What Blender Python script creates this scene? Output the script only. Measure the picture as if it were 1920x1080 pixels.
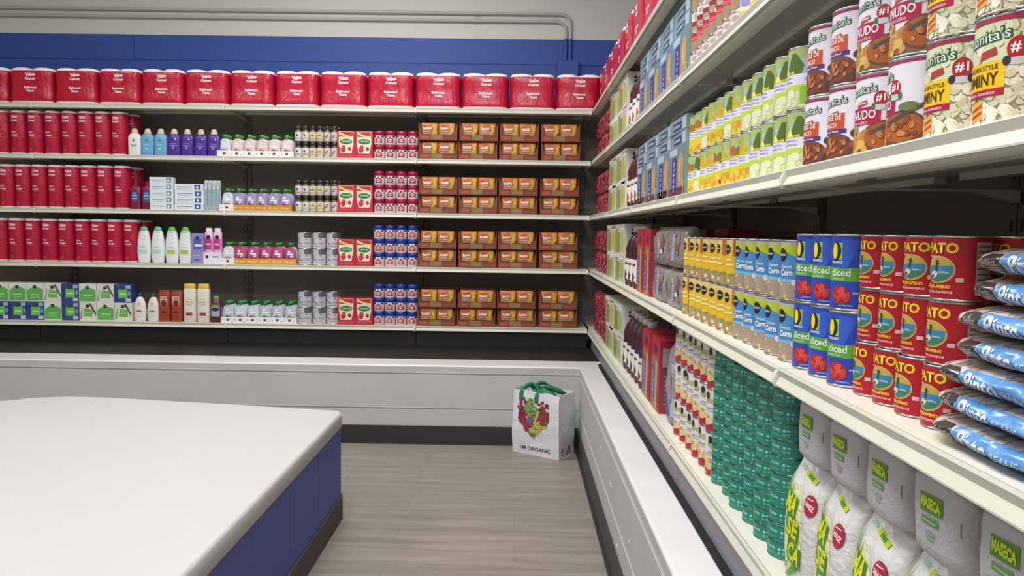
import bpy, math, random
from mathutils import Vector, Matrix, noise
random.seed(7)
for o in list(bpy.data.objects): bpy.data.objects.remove(o)
scene = bpy.context.scene
COL = scene.collection

# ------------------------------------------------------------------ camera
yaw, pit, rol, FPX, CH = 0.0068, 0.0704, 0.0143, 1478.24, 1.1711
cy, sy, cp, sp = math.cos(yaw), math.sin(yaw), math.cos(pit), math.sin(pit)
Xv, Fv, Uv = Vector((cy, sy, 0)), Vector((-sy*cp, cy*cp, -sp)), Vector((-sy*sp, cy*sp, cp))
cr, sr = math.cos(rol), math.sin(rol)
Rv, Up = Xv*cr + Uv*sr, Uv*cr - Xv*sr
cam_d = bpy.data.cameras.new('camera'); cam = bpy.data.objects.new('camera', cam_d); COL.objects.link(cam)
M = Matrix((Rv, Up, -Fv)).transposed().to_4x4(); M.translation = Vector((0, 0, CH)); cam.matrix_world = M
cam_d.sensor_width = 36; cam_d.lens = FPX*36/1920; cam_d.clip_start = .02; cam_d.clip_end = 50
scene.camera = cam
# ------------------------------------------------------------------ world, lights, exposure
w = bpy.data.worlds.new('world'); scene.world = w; w.use_nodes = True
w.node_tree.nodes['Background'].inputs[0].default_value = (.8, .85, .9, 1); w.node_tree.nodes['Background'].inputs[1].default_value = .05
scene.view_settings.view_transform = 'Standard'; scene.view_settings.look = 'None'
scene.view_settings.exposure = 0.0; scene.view_settings.gamma = 1; scene.view_settings.use_curve_mapping = False
CEIL = 3.25
LIGHTS = [(-1.0, 3.75), (-.5, 2.0), (-.5, 0.0), (-3.2, 2.6), (-3.2, 0.2), (-.2, -1.6)]
LPOW = 41
for (lx, ly) in LIGHTS:
    ld = bpy.data.lights.new('troffer_light', 'AREA'); ld.shape = 'RECTANGLE'; ld.size = 1.15; ld.size_y = .55
    ld.energy = LPOW*(.6 if lx < -3 else 1); ld.color = (.985, .985, 1.0)
    lo = bpy.data.objects.new('troffer_light', ld); lo.location = (lx, ly, CEIL-.07); COL.objects.link(lo)

# ------------------------------------------------------------------ materials
def C(h):
    h = h.lstrip('#'); r = []
    for i in (0, 2, 4):
        c = int(h[i:i+2], 16)/255; r.append(c/12.92 if c <= .04045 else ((c+.055)/1.055)**2.4)
    return (r[0], r[1], r[2], 1.0)
MATS = {}
def mat(name, rough=.5, metal=0, col=None, bump=0, bscale=60, alpha=1, coat=0, trans=0, spec=.5, noisecol=0, nscale=8, stretch=0):
    if name in MATS: return MATS[name]
    m = bpy.data.materials.new(name); m.use_nodes = True; nt = m.node_tree; b = nt.nodes['Principled BSDF']
    if col is None:
        a = nt.nodes.new('ShaderNodeAttribute'); a.attribute_name = 'tint'; src = a.outputs['Color']
    else:
        a = nt.nodes.new('ShaderNodeRGB'); a.outputs[0].default_value = C(col) if isinstance(col, str) else col; src = a.outputs[0]
    if noisecol:
        tc = nt.nodes.new('ShaderNodeTexCoord'); n = nt.nodes.new('ShaderNodeTexNoise'); n.inputs['Scale'].default_value = nscale
        nt.links.new(tc.outputs['Object'], n.inputs['Vector'])
        mr = nt.nodes.new('ShaderNodeMapRange'); mr.inputs[1].default_value = .3; mr.inputs[2].default_value = .7
        mr.inputs[3].default_value = 1-noisecol; mr.inputs[4].default_value = 1+noisecol*.3
        nt.links.new(n.outputs[0], mr.inputs[0])
        mx = nt.nodes.new('ShaderNodeVectorMath'); mx.operation = 'SCALE'
        nt.links.new(src, mx.inputs[0]); nt.links.new(mr.outputs[0], mx.inputs['Scale']); src = mx.outputs[0]
    nt.links.new(src, b.inputs['Base Color'])
    b.inputs['Roughness'].default_value = rough; b.inputs['Metallic'].default_value = metal
    b.inputs['Specular IOR Level'].default_value = spec
    b.inputs['Coat Weight'].default_value = coat; b.inputs['Coat Roughness'].default_value = .1
    b.inputs['Transmission Weight'].default_value = trans
    b.inputs['Alpha'].default_value = alpha
    if bump:
        tc = nt.nodes.new('ShaderNodeTexCoord'); n = nt.nodes.new('ShaderNodeTexNoise'); n.inputs['Scale'].default_value = bscale
        n.inputs['Detail'].default_value = 3; n.inputs['Distortion'].default_value = 1.2
        if stretch: mp_ = nt.nodes.new('ShaderNodeMapping'); mp_.inputs['Scale'].default_value = (1, 1, stretch); mp_.inputs['Rotation'].default_value = (0, .25, 0); nt.links.new(tc.outputs['Object'], mp_.inputs[0]); nt.links.new(mp_.outputs[0], n.inputs['Vector'])
        else: nt.links.new(tc.outputs['Object'], n.inputs['Vector'])
        bp = nt.nodes.new('ShaderNodeBump'); bp.inputs['Strength'].default_value = bump; bp.inputs['Distance'].default_value = .01
        nt.links.new(n.outputs[0], bp.inputs['Height']); nt.links.new(bp.outputs[0], b.inputs['Normal'])
    MATS[name] = m; return m
mat('print', .42); mat('matte', .75); mat('plastic', .3); mat('film', .34, bump=.4, bscale=24, coat=.12, spec=.35)
mat('bagfilm', .28, bump=.5, bscale=45); mat('tin', .3, metal=1); mat('darktin', .35, metal=.8)
mat('cloth', .85, bump=.3, bscale=200); mat('paper', .9, bump=.3, bscale=120)
mat('wrap', .26, bump=.5, bscale=26, coat=.2, spec=.45, stretch=.35)
mat('beanfilm', .25, bump=.22, bscale=40, coat=.3)
mat('clear', .08, alpha=.35, spec=.8)
mat('steel', .45, noisecol=.05); 

class G:
    """collects coloured faces and links them as one mesh object"""
    def __init__(s): s.v = []; s.f = []; s.c = []; s.m = []; s.s = []; s.mats = []
    def mi(s, name):
        if name not in s.mats: s.mats.append(name)
        return s.mats.index(name)
    def face(s, idx, col, m='print', smooth=False):
        s.f.append(idx); s.c.append(col); s.m.append(s.mi(m)); s.s.append(smooth)
    def poly(s, pts, col, m='print', smooth=False):
        i = len(s.v); s.v += [tuple(p) for p in pts]; s.face(list(range(i, i+len(pts))), col, m, smooth)
    def box(s, x0, x1, y0, y1, z0, z1, col, m='print', skip=''):
        p = [(x, y, z) for z in (z0, z1) for y in (y0, y1) for x in (x0, x1)]
        i = len(s.v); s.v += p
        for k, q in (('b', (0, 2, 3, 1)), ('t', (4, 5, 7, 6)), ('f', (0, 1, 5, 4)), ('k', (2, 6, 7, 3)), ('l', (0, 4, 6, 2)), ('r', (1, 3, 7, 5))):
            if k not in skip: s.face([i+j for j in q], col, m)
    def rbox(s, x0, x1, y0, y1, z0, z1, col, m='print', b=.004):
        """chamfered box"""
        def ring(z, e): return [(x0+e, y0, z) , (x1-e, y0, z), (x1, y0+e, z), (x1, y1-e, z), (x1-e, y1, z), (x0+e, y1, z), (x0, y1-e, z), (x0, y0+e, z)]
        def inner(z, e): return [(x0+2*e if 0 else x0+e, y0+e, z), (x1-e, y0+e, z), (x1-e, y0+e, z), (x1-e, y1-e, z), (x1-e, y1-e, z), (x0+e, y1-e, z), (x0+e, y1-e, z), (x0+e, y0+e, z)]
        i = len(s.v); s.v += inner(z0, b)+ring(z0+b, b)+ring(z1-b, b)+inner(z1, b)
        for k in range(3):
            for j in range(8):
                a = i+k*8+j; c = i+k*8+(j+1) % 8; s.face([a, c, c+8, a+8], col, m)
        s.poly([inner(z0, b)[k] for k in (5, 3, 1, 0)], col, m); s.poly([inner(z1, b)[k] for k in (0, 1, 3, 5)], col, m)
    def tube(s, pts, r, col, m='plastic', seg=10):
        pts = [Vector(p) for p in pts]; n = len(pts); i0 = len(s.v)
        for k, p in enumerate(pts):
            d = (pts[min(k+1, n-1)]-pts[max(k-1, 0)]).normalized()
            a = d.orthogonal().normalized() if k == 0 else (a - d*a.dot(d)).normalized()
            b = d.cross(a)
            for j in range(seg):
                t = 2*math.pi*j/seg; s.v.append(tuple(p+a*r*math.cos(t)+b*r*math.sin(t)))
        for k in range(n-1):
            for j in range(seg):
                s.face([i0+k*seg+j, i0+k*seg+(j+1) % seg, i0+(k+1)*seg+(j+1) % seg, i0+(k+1)*seg+j], col, m, True)
        s.poly([s.v[i0+j] for j in reversed(range(seg))], col, m); s.poly([s.v[i0+(n-1)*seg+j] for j in range(seg)], col, m)
    def build(s, name, parent=None, link=False):
        me = bpy.data.meshes.new(name); me.from_pydata(s.v, [], s.f)
        for n in s.mats: me.materials.append(MATS[n])
        me.polygons.foreach_set('material_index', s.m); me.polygons.foreach_set('use_smooth', s.s)
        at = me.color_attributes.new('tint', 'FLOAT_COLOR', 'CORNER'); d = []
        for p in me.polygons: d += list(s.c[p.index])*p.loop_total
        at.data.foreach_set('color', d); me.update()
        o = bpy.data.objects.new(name, me); o.parent = parent
        if link: COL.objects.link(o)
        return o

def noi(x, z, f, sd=0): return noise.noise(Vector((x*f, z*f, sd*3.7)))
class Loft:
    """stack of superellipse rings (z, rx, ry, n[, cx]) with a front-surface map"""
    def __init__(s, rings, amp=0, freq=20, seed=0): s.r = rings; s.amp = amp; s.fr = freq; s.sd = seed
    def par(s, z):
        R = s.r
        if z <= R[0][0]: return R[0][1:4]
        for a, b in zip(R, R[1:]):
            if z <= b[0]:
                t = (z-a[0])/max(1e-9, b[0]-a[0]); return [a[i]+(b[i]-a[i])*t for i in (1, 2, 3)]
        return R[-1][1:4]
    def pt(s, z, rx, ry, n, a):
        c, q = math.cos(a), math.sin(a)
        x = rx*math.copysign(abs(c)**(2/n), c); y = ry*math.copysign(abs(q)**(2/n), q)
        if s.amp: y += s.amp*noi(x, z, s.fr, s.sd)
        return (x, y, z)
    def mesh(s, g, cols, m='print', seg=24, caps=True, sub=1):
        R = []; cc = []
        for k, (a, b) in enumerate(zip(s.r, s.r[1:])):
            for j in range(sub):
                t = j/sub; R.append([a[i]+(b[i]-a[i])*t for i in range(4)]); cc.append((k, t))
        R.append(list(s.r[-1][:4])); i0 = len(g.v)
        for (z, rx, ry, n) in R:
            for j in range(seg): g.v.append(s.pt(z, rx, ry, n, 2*math.pi*(j+.5)/seg))
        for k in range(len(R)-1):
            col = cols[cc[k][0]] if isinstance(cols, list) else cols
            mm = m[cc[k][0]] if isinstance(m, list) else m
            for j in range(seg):
                j2 = (j+1) % seg; g.face([i0+k*seg+j, i0+k*seg+j2, i0+(k+1)*seg+j2, i0+(k+1)*seg+j], col, mm, True)
        if caps:
            c0 = cols[0] if isinstance(cols, list) else cols; c1 = cols[-1] if isinstance(cols, list) else cols
            m0 = m[0] if isinstance(m, list) else m; m1 = m[-1] if isinstance(m, list) else m
            g.poly([g.v[i0+j] for j in reversed(range(seg))], c0, m0); e = i0+(len(R)-1)*seg; g.poly([g.v[e+j] for j in range(seg)], c1, m1)
        return s
    def front(s, u, v, off):
        rx, ry, n = s.par(v); t = min(abs(u)/rx, .999); y = -ry*(1-t**n)**(1/n)
        if s.amp: y += s.amp*noi(u, v, s.fr, s.sd)
        return (u, y-off, v)
def cyl(r, a0=0):
    return lambda u, v, off: (math.sin(u/r+a0)*(r+off), -math.cos(u/r+a0)*(r+off), v)
def flat(y): return lambda u, v, off: (u, y-off, v)
def sideR(x): return lambda u, v, off: (x+off, u, v)
def topf(z): return lambda u, v, off: (u, v, z+off)

TC = {}
def text_tris(txt, bold=0.0, shear=0.0):
    k = (txt, bold, shear)
    if k in TC: return TC[k]
    cu = bpy.data.curves.new('t', 'FONT'); cu.body = txt; cu.offset = bold; cu.shear = shear; cu.resolution_u = 2
    cu.fill_mode = 'FRONT'; cu.space_line = .8; cu.align_x = 'CENTER'
    ob = bpy.data.objects.new('t', cu); COL.objects.link(ob)
    dg = bpy.context.evaluated_depsgraph_get(); dg.update()
    me = ob.evaluated_get(dg).to_mesh(); me.calc_loop_triangles()
    V = [(v.co.x, v.co.y) for v in me.vertices]; T = [tuple(V[i] for i in t.vertices) for t in me.loop_triangles]
    ob.evaluated_get(dg).to_mesh_clear(); bpy.data.objects.remove(ob); bpy.data.curves.remove(cu)
    xs = [p[0] for t in T for p in t]; ys = [p[1] for t in T for p in t]
    x0, x1, y0, y1 = min(xs), max(xs), min(ys), max(ys); h = y1-y0
    T = [tuple(((p[0]-(x0+x1)/2)/h, (p[1]-(y0+y1)/2)/h) for p in t) for t in T]
    TC[k] = (T, (x1-x0)/h); return TC[k]

class Sheet:
    """flat artwork in (u, v) laid on a surface map"""
    def __init__(s, g, fn, step=1, m='print', e=.0004, clip=None, vstep=9):
        s.vs = vstep; s.g = g; s.fn = fn; s.step = step; s.m = m; s.e = e; s.k = {}; s.clip = clip; s.d = 0
    def _v(s, p, L):
        k = (round(p[0], 5), round(p[1], 5), L)
        if k not in s.k: s.k[k] = len(s.g.v); s.g.v.append(s.fn(p[0], p[1], s.e*L))
        return s.k[k]
    def tri(s, a, b, c, col, L, depth=0):
        e = [(math.hypot(a[0]-b[0], a[1]-b[1]), a, b, c), (math.hypot(b[0]-c[0], b[1]-c[1]), b, c, a), (math.hypot(c[0]-a[0], c[1]-a[1]), c, a, b)]
        mt = lambda t: max(abs(t[1][0]-t[2][0])/s.step, abs(t[1][1]-t[2][1])/s.vs)
        if max(mt(q) for q in e) > 1 and depth < 14:
            q = max(e, key=lambda t: mt(t)+.001*t[0]); _, p, r, o = q
            m_ = ((p[0]+r[0])/2, (p[1]+r[1])/2); s.tri(p, m_, o, col, L, depth+1); s.tri(m_, r, o, col, L, depth+1); return
        if s.clip:
            cx = (a[0]+b[0]+c[0])/3; cyy = (a[1]+b[1]+c[1])/3
            if not s.clip(cx, cyy): return
        i = [s._v(a, L), s._v(b, L), s._v(c, L)]
        if len(set(i)) < 3: return
        ar = (b[0]-a[0])*(c[1]-a[1])-(b[1]-a[1])*(c[0]-a[0])
        if ar < 0: i.reverse()
        s.g.face(i, col, s.m, True)
    def rect(s, u0, v0, u1, v1, col, L=1):
        n = max(1, int(math.ceil((u1-u0)/s.step)))
        for k in range(n):
            a = u0+(u1-u0)*k/n; b = u0+(u1-u0)*(k+1)/n
            s.tri((a, v0), (b, v0), (b, v1), col, L); s.tri((a, v0), (b, v1), (a, v1), col, L)
    def poly(s, P, col, L=1):
        cx = sum(p[0] for p in P)/len(P); cy_ = sum(p[1] for p in P)/len(P)
        for a, b in zip(P, P[1:]+P[:1]): s.tri((cx, cy_), a, b, col, L)
    def ell(s, cu, cv, ru, rv, col, L=1, n=16, rot=0, jit=0):
        P = []
        for k in range(n):
            a = 2*math.pi*k/n; q = 1+(random.random()-.5)*2*jit; x, y = ru*q*math.cos(a), rv*q*math.sin(a)
            P.append((cu+x*math.cos(rot)-y*math.sin(rot), cv+x*math.sin(rot)+y*math.cos(rot)))
        s.poly(P, col, L)
    def text(s, txt, cu, cv, h, col, L=2, w=None, bold=0.0, rot=0, shear=0.0):
        T, asp = text_tris(txt, bold, shear); sx = h if w is None else w/asp
        c_, q_ = math.cos(rot), math.sin(rot)
        f = lambda p: (cu+p[0]*sx*c_-p[1]*h*q_, cv+p[0]*sx*q_+p[1]*h*c_)
        for t in T: s.tri(f(t[0]), f(t[1]), f(t[2]), col, L)
    def scrib(s, cu, cv, w, h, col, L=2, rot=0):
        """print too small to read: a row of short strokes"""
        x = -w/2; c_, q_ = math.cos(rot), math.sin(rot); st = random.getstate(); random.seed(int((cu+cv+w)*1e5))
        while x < w/2-h*.2:
            d = h*random.uniform(.3, .6); y0, y1 = -h*random.uniform(.3, .5), h*random.uniform(.2, .5)
            P = [(x, y0), (x+d, y0), (x+d, y1), (x, y1)]
            s.poly([(cu+p[0]*c_-p[1]*q_, cv+p[0]*q_+p[1]*c_) for p in P], col, L); x += d+h*random.uniform(.12, .3)
        random.setstate(st)
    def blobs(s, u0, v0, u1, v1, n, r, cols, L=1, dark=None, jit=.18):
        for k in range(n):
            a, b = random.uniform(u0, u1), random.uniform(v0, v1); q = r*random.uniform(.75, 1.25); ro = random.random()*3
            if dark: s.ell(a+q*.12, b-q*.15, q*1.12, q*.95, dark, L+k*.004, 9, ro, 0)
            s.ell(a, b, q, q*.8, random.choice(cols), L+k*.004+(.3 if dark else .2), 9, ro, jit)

WORDS_BAD = []
def tag(o, label, cat, group=None, kind=None):
    if label:
        o['label'] = label
        if not 4 <= len(label.split()) <= 16: WORDS_BAD.append(label)
    if cat: o['category'] = cat
    if group: o['group'] = group
    if kind: o['kind'] = kind
    return o
def struct(o): o['kind'] = 'structure'; return o
class Proto:
    def __init__(s, name, cat, parts, hd=0, hw=0, h=0):
        """parts: list of (object, [sub-objects]); or a single object = thing is one mesh"""
        s.name, s.cat, s.hd, s.hw, s.h = name, cat, hd, hw, h
        if isinstance(parts, list): s.root = bpy.data.objects.new(name, None); s.root.empty_display_size = .02; s.parts = parts
        else: s.root = parts; s.parts = []
    def put(s, x, y, z, rz, label, group=None):
        r = s.root.copy(); COL.objects.link(r); r.location = (x, y, z); r.rotation_euler = (0, 0, rz)
        tag(r, label, s.cat, group)
        for o, subs in s.parts:
            c = o.copy(); COL.objects.link(c); c.parent = r
            for q in subs: d = q.copy(); COL.objects.link(d); d.parent = c
        return r
ORD = ['first', 'second', 'third', 'fourth', 'fifth', 'sixth', 'seventh', 'eighth', 'ninth', 'tenth', 'eleventh', 'twelfth', 'thirteenth', 'fourteenth', 'fifteenth', 'sixteenth']
SH = {1: .5600, 2: .9406, 3: 1.2854, 4: 1.6285, 5: 1.9487}
SN = {5: 'top', 4: 'second', 3: 'third', 2: 'fourth', 1: 'bottom'}
FX, FY = .487, 5.07
def back(p, x, s, label, group, dz=0, row=0, jit=.003):
    return p.put(x+random.uniform(-jit, jit)*.5, FY+p.hd+row+random.uniform(0, jit), SH[s]+.0006+dz, random.uniform(-1, 1)*jit*6, label, group)
def right(p, y, s, label, group, dz=0, row=0, jit=.003, rot=0):
    return p.put(FX+p.hd+row+random.uniform(0, jit), y, SH[s]+.0006+dz, -math.pi/2+rot+random.uniform(-1, 1)*jit*6, label, group)
W, K = C('f2f0ee'), C('1c1c1e')

# ------------------------------------------------------------------ room shell
def wall_mat(name, layers, rough=.7, blocks=True, bz=.2, bw=.4):
    """painted concrete block: paint colour by height, mortar joints as bump; layers = [(z_below, colour)...]"""
    m = bpy.data.materials.new(name); m.use_nodes = True; nt = m.node_tree; b = nt.nodes['Principled BSDF']; N = nt.nodes.new; L = nt.links.new
    tc = N('ShaderNodeTexCoord'); sep = N('ShaderNodeSeparateXYZ'); L(tc.outputs['Object'], sep.inputs[0])
    rgb = N('ShaderNodeRGB'); rgb.outputs[0].default_value = C(layers[0][1]); src = rgb.outputs[0]
    for z, c in layers[1:]:
        gt = N('ShaderNodeMath'); gt.operation = 'GREATER_THAN'; gt.inputs[1].default_value = z; L(sep.outputs['Z'], gt.inputs[0])
        mx = N('ShaderNodeMix'); mx.data_type = 'RGBA'; L(gt.outputs[0], mx.inputs['Factor']); L(src, mx.inputs['A']); mx.inputs['B'].default_value = C(c); src = mx.outputs['Result']
    L(src, b.inputs['Base Color']); b.inputs['Roughness'].default_value = rough
    ns = N('ShaderNodeTexNoise'); ns.inputs['Scale'].default_value = 9; ns.inputs['Detail'].default_value = 6; L(tc.outputs['Object'], ns.inputs['Vector'])
    bp = N('ShaderNodeBump'); bp.inputs['Strength'].default_value = .12; bp.inputs['Distance'].default_value = .01; L(ns.outputs[0], bp.inputs['Height'])
    L(bp.outputs[0], b.inputs['Normal'])
    MATS[name] = m; return m
wall_mat('wall_paint', [(0, '#2f4f9e'), (2.49, '#d3d3ca')], .55)
wall_mat('white_paint', [(0, '#d6d4cc')]); wall_mat('curb_paint', [(0, '#c9c7c3')], .5)
# floor
m = bpy.data.materials.new('vinyl_plank'); m.use_nodes = True; nt = m.node_tree; b = nt.nodes['Principled BSDF']; N = nt.nodes.new; L = nt.links.new
tc = N('ShaderNodeTexCoord'); br = N('ShaderNodeTexBrick'); br.offset = .37; br.inputs['Scale'].default_value = 1
br.inputs['Brick Width'].default_value = 1.22; br.inputs['Row Height'].default_value = .18; br.inputs['Mortar Size'].default_value = .0012
br.inputs['Color1'].default_value = C('#8d867a'); br.inputs['Color2'].default_value = C('#878074'); br.inputs['Mortar'].default_value = C('#777066')
L(tc.outputs['Object'], br.inputs['Vector'])
mp = N('ShaderNodeMapping'); mp.inputs['Scale'].default_value = (1.2, 16, 1); L(tc.outputs['Object'], mp.inputs[0])
ns = N('ShaderNodeTexNoise'); ns.inputs['Scale'].default_value = 1.6; ns.inputs['Detail'].default_value = 7; ns.inputs['Distortion'].default_value = .8; L(mp.outputs[0], ns.inputs['Vector'])
mr = N('ShaderNodeMapRange'); mr.inputs[1].default_value = .3; mr.inputs[2].default_value = .7; mr.inputs[3].default_value = .8; mr.inputs[4].default_value = 1.14; L(ns.outputs[0], mr.inputs[0])
sc = N('ShaderNodeVectorMath'); sc.operation = 'SCALE'; L(br.outputs[0], sc.inputs[0]); L(mr.outputs[0], sc.inputs['Scale']); L(sc.outputs[0], b.inputs['Base Color'])
b.inputs['Roughness'].default_value = .42; MATS['vinyl_plank'] = m
mat('ceiling_tile', .9, col='#e4e2dc', bump=.2, bscale=120)
g = G(); g.box(-6, .95, -3.2, 5.5, -.1, 0, W, 'vinyl_plank'); struct(g.build('floor', link=True))
g = G(); g.box(-6, .95, -3.2, 5.5, CEIL, CEIL+.1, W, 'ceiling_tile'); struct(g.build('ceiling', link=True))
g = G(); g.box(-6, .95, 5.5, 5.6, 0, CEIL, W, 'wall_paint')
g.build_obj = None; wb = struct(g.build('wall_back', link=True))
g = G(); g.box(.95, 1.05, -3.2, 5.6, 0, CEIL, W, 'wall_paint'); struct(g.build('wall_right', link=True))
g = G(); g.box(-6.1, -6, -3.2, 5.6, 0, CEIL, W, 'white_paint'); struct(g.build('wall_left', link=True))
g = G(); g.box(-6, .95, -3.3, -3.2, 0, CEIL, W, 'white_paint'); struct(g.build('wall_front', link=True))
# raised block joints on the blue band (paint-filled joint line)
mat('joint_blue', .6, col='#243c86')
g = G(); g.box(-6, .95, 5.497, 5.5, 2.318, 2.323, W, 'joint_blue'); g.box(-2.66, -2.656, 5.497, 5.5, 2.323, 2.49, W, 'joint_blue'); struct(g.build('trim_1', link=True))

# low block curb around the room: front faces, cap, joints
mat('curb', .5, col='#c2c2c0', noisecol=.05, nscale=5); mat('curbtop', .35, col='#dedbdb', noisecol=.04, nscale=6)
mat('rubber', .5, col='#2e302f'); mat('blackpaint', .5, col='#161619'); mat('kick', .5, col='#8e8e92')
CZ, CXF, CYF, CXB, CYB = .437, .3465, 4.285, .458, 4.50
def curb_prof(g, path_is_back):
    pass
g = G()
n = 6
def curb_run(g, back_run):
    # profile (inward distance d, z) from the front foot over a rounded edge to the rear
    prof = [(0, 0), (0, .189), (.007, .192), (.007, .195), (-.001, .200), (0, .203), (0, .382), (.007, .385), (.007, .389), (-.001, .394), (0, .397)]
    prof += [(.010-.010*math.cos(a*math.pi/10), CZ-.010+.010*math.sin(a*math.pi/10)) for a in range(0, 6)]
    if back_run: prof += [(CYB-CYF-.006, CZ), (CYB-CYF, CZ-.006), (CYB-CYF, 0)]
    else: prof += [(CXB-CXF-.006, CZ), (CXB-CXF, CZ-.006), (CXB-CXF, 0)]
    for (a, b_) in zip(prof, prof[1:]):
        top = (a[1]+b_[1])/2 > CZ-.008
        mm = 'curbtop' if top else 'curb'
        if back_run:
            P = [(-6, CYF+a[0], a[1]), (CXF+a[0], CYF+a[0], a[1]), (CXF+b_[0], CYF+b_[0], b_[1]), (-6, CYF+b_[0], b_[1])]
        else:
            P = [(CXF+a[0], CYF+a[0], a[1]), (CXF+a[0], -3.2, a[1]), (CXF+b_[0], -3.2, b_[1]), (CXF+b_[0], CYF+b_[0], b_[1])]
        g.poly(P, W, mm)
curb_run(g, True)
for xx in (-3.9, -2.7, -1.35, -.15): g.box(xx, xx+.003, CYF-.0006, CYF+.002, .2, .384, W, 'curb')
struct(g.build('wall_low_back', link=True))
g = G(); curb_run(g, False)
# close the cap corner between the two runs
g.poly([(CXB, CYB, CZ-.0005), (CXF+.03, CYB-.0, CZ-.0005), (CXF+.03, CYF+.03, CZ-.0005), (CXB, CYF+.03, CZ-.0005)], W, 'curbtop')
# chips in the paint
for (yy, zz, ll) in ((3.1, .31, .05), (2.75, .27, .06), (2.55, .13, .04), (2.3, .25, .02), (1.75, .14, .08)):
    g.box(CXF-.0012, CXF+.002, yy, yy+ll, zz, zz+.003, W, 'curbtop')
struct(g.build('wall_low_right', link=True))
g = G(); g.box(-6, CXF, CYF-.012, CYF, 0, .1, W, 'rubber'); g.box(-6, CXF-.012, CYF-.022, CYF-.012, 0, .008, W, 'rubber'); struct(g.build('baseboard_back', link=True))
g = G(); g.box(CXF-.012, CXF, -3.2, CYF-.012, 0, .1, W, 'rubber'); g.box(CXF-.022, CXF-.012, -3.2, CYF-.012, 0, .008, W, 'rubber'); struct(g.build('baseboard_right', link=True))
# black platform behind the curb that carries the shelving; right strip's black is painted-in shade
g = G(); g.box(-6, .95, CYB+.001, 5.5, 0, .432, W, 'blackpaint'); g.box(CXB+.001, .95, -3.2, CYB, 0, .432, W, 'blackpaint'); struct(g.build('trim_2', link=True))

# ceiling light troffers
mat('diffuser', .6, col='#ffffff'); bm_ = MATS['diffuser'].node_tree.nodes['Principled BSDF']; bm_.inputs['Emission Color'].default_value = (1, .98, .95, 1); bm_.inputs['Emission Strength'].default_value = 2
g = G()
for a in ((-.62, -.6, -.32, .32), (.6, .62, -.32, .32), (-.6, .6, -.32, -.3), (-.6, .6, .3, .32)): g.box(a[0], a[1], a[2], a[3], -.05, 0, C('e8e8e8'), 'plastic')
fr = g.build('frame'); g = G(); g.box(-.6, .6, -.3, .3, -.045, -.03, W, 'diffuser'); df = g.build('diffuser')
P = Proto('ceiling_light', 'ceiling light', [(fr, []), (df, [])])
for k, (lx, ly) in enumerate(LIGHTS):
    P.put(lx, ly, CEIL, 0, 'white rectangular ceiling light panel, '+['nearest the back wall over the aisle', 'over the middle of the aisle', 'overhead of the standpoint', 'over the far left of the floor', 'over the near left of the floor', 'behind the standpoint'][k], 'ceiling light panels')

# conduits on the back wall
mat('cream_paint', .5, col='#bab9b0'); mat('blue_paint', .5, col='#2f4f9e')
def conduit(z, xe, name, label):
    R = .07; xc = xe-R; pts = [(-5.9, 5.482, z), (-2.4, 5.482, z), (xc, 5.482, z)]
    arc = [(xc+R*math.sin(t*math.pi/16), 5.482, z-R+R*math.cos(t*math.pi/16)) for t in range(1, 9)]
    root = bpy.data.objects.new('electrical_conduit', None); root.location = (0, 0, 0); COL.objects.link(root)
    g = G(); g.tube(pts+arc+[(xe, 5.482, 2.492)], .0105, W, 'cream_paint'); g.build('upper_pipe', root, True)
    g = G(); g.tube([(xe, 5.482, 2.4915), (xe, 5.482, 2.345)], .0105, W, 'blue_paint'); g.build('lower_pipe', root, True)['label'] = 'blue painted lower length of pipe'
    for cx in (-4.5, -2.1, -.3):
        g = G(); g.tube([(cx-.02, 5.482, z), (cx+.02, 5.482, z)], .0135, W, 'cream_paint'); g.build('coupling', root, True)
    tag(root, label, 'pipe', 'electrical conduits on the back wall')
conduit(2.655, .336, 'a', 'thin cream electrical pipe along back wall, the upper one of two, bending down')
conduit(2.605, .306, 'b', 'thin cream electrical pipe along back wall, the lower one of two, bending down')
g = G(); g.rbox(.25, .395, 5.455, 5.4995, 2.24, 2.345, W, 'blue_paint', .004)
tag(g.build('junction_box', link=True), 'blue painted electrical junction box below the two wall pipes', 'junction box')

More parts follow.
